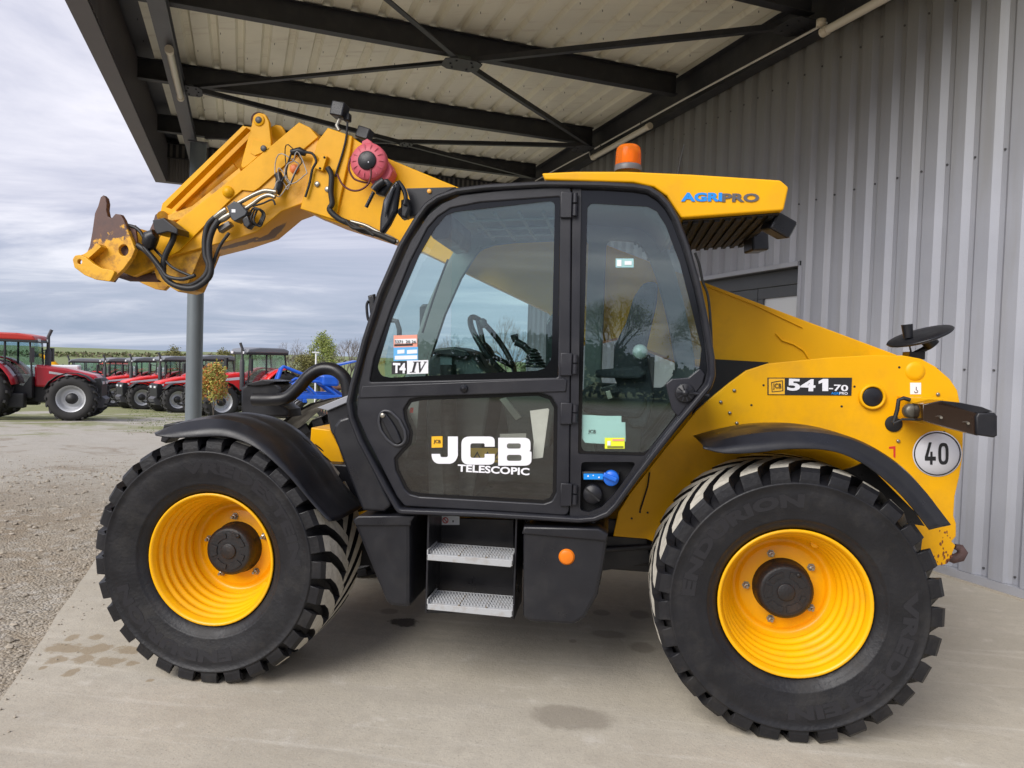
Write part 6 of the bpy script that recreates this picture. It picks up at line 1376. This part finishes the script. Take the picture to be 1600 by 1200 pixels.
# ------------------------------------------------------------------ trees
BARK = mat('grey_bark', (.10, .085, .07), .9, var=.3, vscale=4); TWIG = mat('bare_twigs', (.20, .17, .15), .9)
def tree(px, d, top_py, wpx, kind, label, name='tree', seed=0, loc=None, H=None, group=None, leafcol=None, density=1.0, depth=6, cat='tree', lmin=0.0):
    rs = random.Random(seed); v = loc or at(px, d)
    if H is None: H = CAMZ + (ray(px, top_py).z/ray(px, top_py).dot(FWD))*d - v.z
    R_ = wpx*d/FPX/2 if wpx else H*.4
    t = thing(name, v, label, cat, group); mbt, mbc = MB(), MB(); tips = []
    def grow(p_, dr, ln, r_, k):
        q = p_ + dr*ln; mid = p_.lerp(q, .5)+Vector((rs.gauss(0, .04), rs.gauss(0, .04), 0))*ln
        (mbt if k < 3 else mbc).tube([p_, mid, q], [r_, r_*.85, r_*.7], 6 if k < 2 else 3, cap=False)
        if k >= 3: tips.append((mid, k))
        if k >= depth or r_ < .002: tips.append((q, k)); return
        nb_ = rs.choice((2, 3, 3)) if k else rs.choice((4, 5))
        for j in range(nb_):
            az = 2*math.pi*(j+rs.random()*.7)/nb_; sp_ = rs.uniform(.35, .75)*(1.15 if kind != 'bare' else 1)
            pr_ = dr.orthogonal().normalized(); pr2 = dr.cross(pr_)
            nd = (dr*math.cos(sp_) + (pr_*math.cos(az)+pr2*math.sin(az))*math.sin(sp_)+Vector((0, 0, .12))).normalized()
            grow(q if j or k else q, nd, ln*rs.uniform(.62, .86), r_*.62, k+1)
    grow(Vector((0, 0, -.05)), Vector((rs.gauss(0, .03), rs.gauss(0, .03), 1)).normalized(), H*.26, H*.022, 0)
    zs = [p_.z for p_, k in tips]; hz_ = max(zs); hr_ = sorted([math.hypot(p_.x, p_.y) for p_, k in tips])[int(len(tips)*.95)]
    kz, kr = H*.96/hz_, R_/hr_
    for m_ in (mbt, mbc): m_.v = [(a*(kr if True else 1)*min(1, .25+c/(H*.25)) if c < H*.19 else a*kr, (b*kr*min(1, .25+c/(H*.25)) if c < H*.19 else b*kr), c*kz) for a, b, c in m_.v]
    tk = mbt.build('trunk', BARK, t, fix=False, local=True)
    if kind == 'bare': mbc.build('crown', TWIG, t, fix=False, local=True)
    else:
        lv = MB(); n_ = int(density*(9 if kind == 'leafy' else 3)); sz_ = max(.05, .0016*d)*.9
        for p_, k in tips:
            c0 = Vector((p_.x*kr, p_.y*kr, p_.z*kz))
            if rs.random() < .15 or c0.z < lmin*H: continue
            for j in range(n_):
                c_ = c0+Vector((rs.gauss(0, 1), rs.gauss(0, 1), rs.gauss(0, .8)))*H*.030
                a = Vector((rs.gauss(0, 1), rs.gauss(0, 1), rs.gauss(0, 1))).normalized(); b = a.orthogonal().normalized(); s = sz_*rs.uniform(.5, 1.1)
                lv.add([c_-a*s, c_+b*s*.5, c_+a*s, c_-b*s*.5], [(0, 1, 2, 3)], 1 if rs.random() < .4 else 0)
        tag(mbc.build('branch', TWIG, t, fix=False, local=True), kind='stuff')
        lv.build('crown', leafcol, t, fix=False, local=True)
    return t
LG = [mat('leaf_fresh', (.20, .25, .05), .7, var=.3), mat('leaf_light', (.30, .33, .09), .7, var=.3)]
LD = [mat('leaf_dark', (.045, .065, .02), .7, var=.3), mat('leaf_mid', (.08, .10, .03), .7, var=.3)]
LY = [mat('leaf_yellow_green', (.17, .16, .045), .7, var=.3), mat('leaf_red', (.40, .085, .035), .6, var=.3)]
TG = 'trees along the far side of the yard'
tree(505, 66, 514, 50, 'leafy', 'bright green leafing tree above the blue cultivator', seed=4, group=TG, leafcol=LG, density=.42)
tree(462, 64, 524, 56, 'bare', 'bare grey tree left of the bright green tree', seed=7, group=TG, depth=6)
tree(545, 60, 520, 60, 'bare', 'bare tree beside the cab pillar, right of the bright green tree', seed=9, group=TG)
tree(480, 62, 545, 40, 'sparse', 'low brownish budding tree in front of the bright green tree', seed=12, group=TG, leafcol=LY[:1]*2)
tree(795, 58, 484, 76, 'bare', 'bare tree seen through the cab door window', seed=15, group=TG)
tree(700, 70, 515, 70, 'bare', 'bare tree low behind the dashboard in the door window', seed=18, group=TG)
tree(842, 40, 545, 70, 'leafy', 'green bush seen through the cab behind the joystick', name='bush', seed=21, leafcol=LD, cat='bush')
tree(276, 75, 538, 40, 'sparse', 'thin budding tree above the row, left of the post', seed=23, group=TG, leafcol=LY[:1]*2)
tree(350, 78, 543, 44, 'sparse', 'small budding tree above the row, right of the post', seed=25, group=TG, leafcol=LY[:1]*2)
tree(430, 80, 548, 60, 'bare', 'low bare tree behind the nearest red tractor', seed=27, group=TG)
tree(336, 20, 562, 52, 'leafy', 'young tree with red and green leaves standing beside the post', name='young_tree', seed=33, leafcol=[mat('leaf_lime', (.34, .33, .07), .6, var=.3), mat('leaf_orange', (.50, .20, .05), .6, var=.3)], density=1.5, depth=5, lmin=.46)
# hedge and woodland belts
HED = [mat('hedge_brown', (.16, .14, .085), .9, var=.35, vscale=.5), mat('hedge_green', (.13, .155, .06), .9, var=.35, vscale=.5)]
HED2 = [mat('hedge_dark', (.05, .055, .025), .9, var=.35, vscale=.5), mat('hedge_deep_green', (.045, .07, .02), .9, var=.35, vscale=.5)]
def belt(name, pts, h, wd, n_, m_, sz_, label, seed):
    rs = random.Random(seed); mb = MB()
    for i in range(n_):
        f = rs.random()*(len(pts)-1); j = int(f); v = pts[j].lerp(pts[j+1], f-j); hh_ = h*(.75+.45*noise.noise(Vector((v.x*.13, v.y*.13, seed))))
        z = hh_*rs.random()**.6; c_ = Vector((v.x+rs.gauss(0, wd), v.y+rs.gauss(0, wd), 0)); c_.z = yard_z(c_.x, c_.y)+z
        a = Vector((rs.gauss(0, 1), rs.gauss(0, 1), rs.gauss(0, 1))).normalized(); b = a.orthogonal().normalized(); s = sz_*rs.uniform(.5, 1.2)
        mb.add([c_-a*s, c_+b*s*.6, c_+a*s, c_-b*s*.6], [(0, 1, 2, 3)], 1 if rs.random() < .5 else 0)
    return tag(mb.build(name, m_, None, fix=False), kind='stuff')
belt('hedge', [at(-60, 120), at(120, 118), at(300, 110), at(460, 95), at(640, 90), at(860, 85)], 3.4, 1.6, 11000, HED, .30, '', 3)
belt('far_woodland', [at(-200, 330), at(60, 330), at(250, 345), at(420, 350), at(900, 350)], 2.2, 6, 2600, HED, .9, '', 5)
# behind the photographer: hedge, trees and field that the cab glass mirrors
belt('rear_hedge', [Vector((-34, -22, 0)), Vector((-12, -29, 0)), Vector((0, -30, 0)), Vector((12, -29, 0)), Vector((26, -26, 0))], 3.2, .9, 16000, HED2, .22, '', 8)
tree(0, 30, 0, 0, 'leafy', 'leafing tree mirrored in the rear cab window', seed=41, loc=Vector((-.3, -33, 0)), H=5.6, leafcol=LG, group='trees behind the yard', density=.34)
tree(0, 30, 0, 0, 'leafy', 'dark tree mirrored at the edge of the rear cab window', seed=42, loc=Vector((4.4, -26, 0)), H=5.6, leafcol=LD, group='trees behind the yard')
# lamp mast far behind
lm = thing('lamp_mast', at(494, 60), 'thin white mast between the trees', 'mast'); mb = MB(); mb.tube([(0, 0, 0), (0, 0, 4.2)], .07, 8); mb.build('pole', WHT, lm, local=True); mb = MB(); mb.box((-.3, -.1, 4.2), (.3, .1, 4.3)); mb.build('lamp_head', RIMS, lm, local=True)
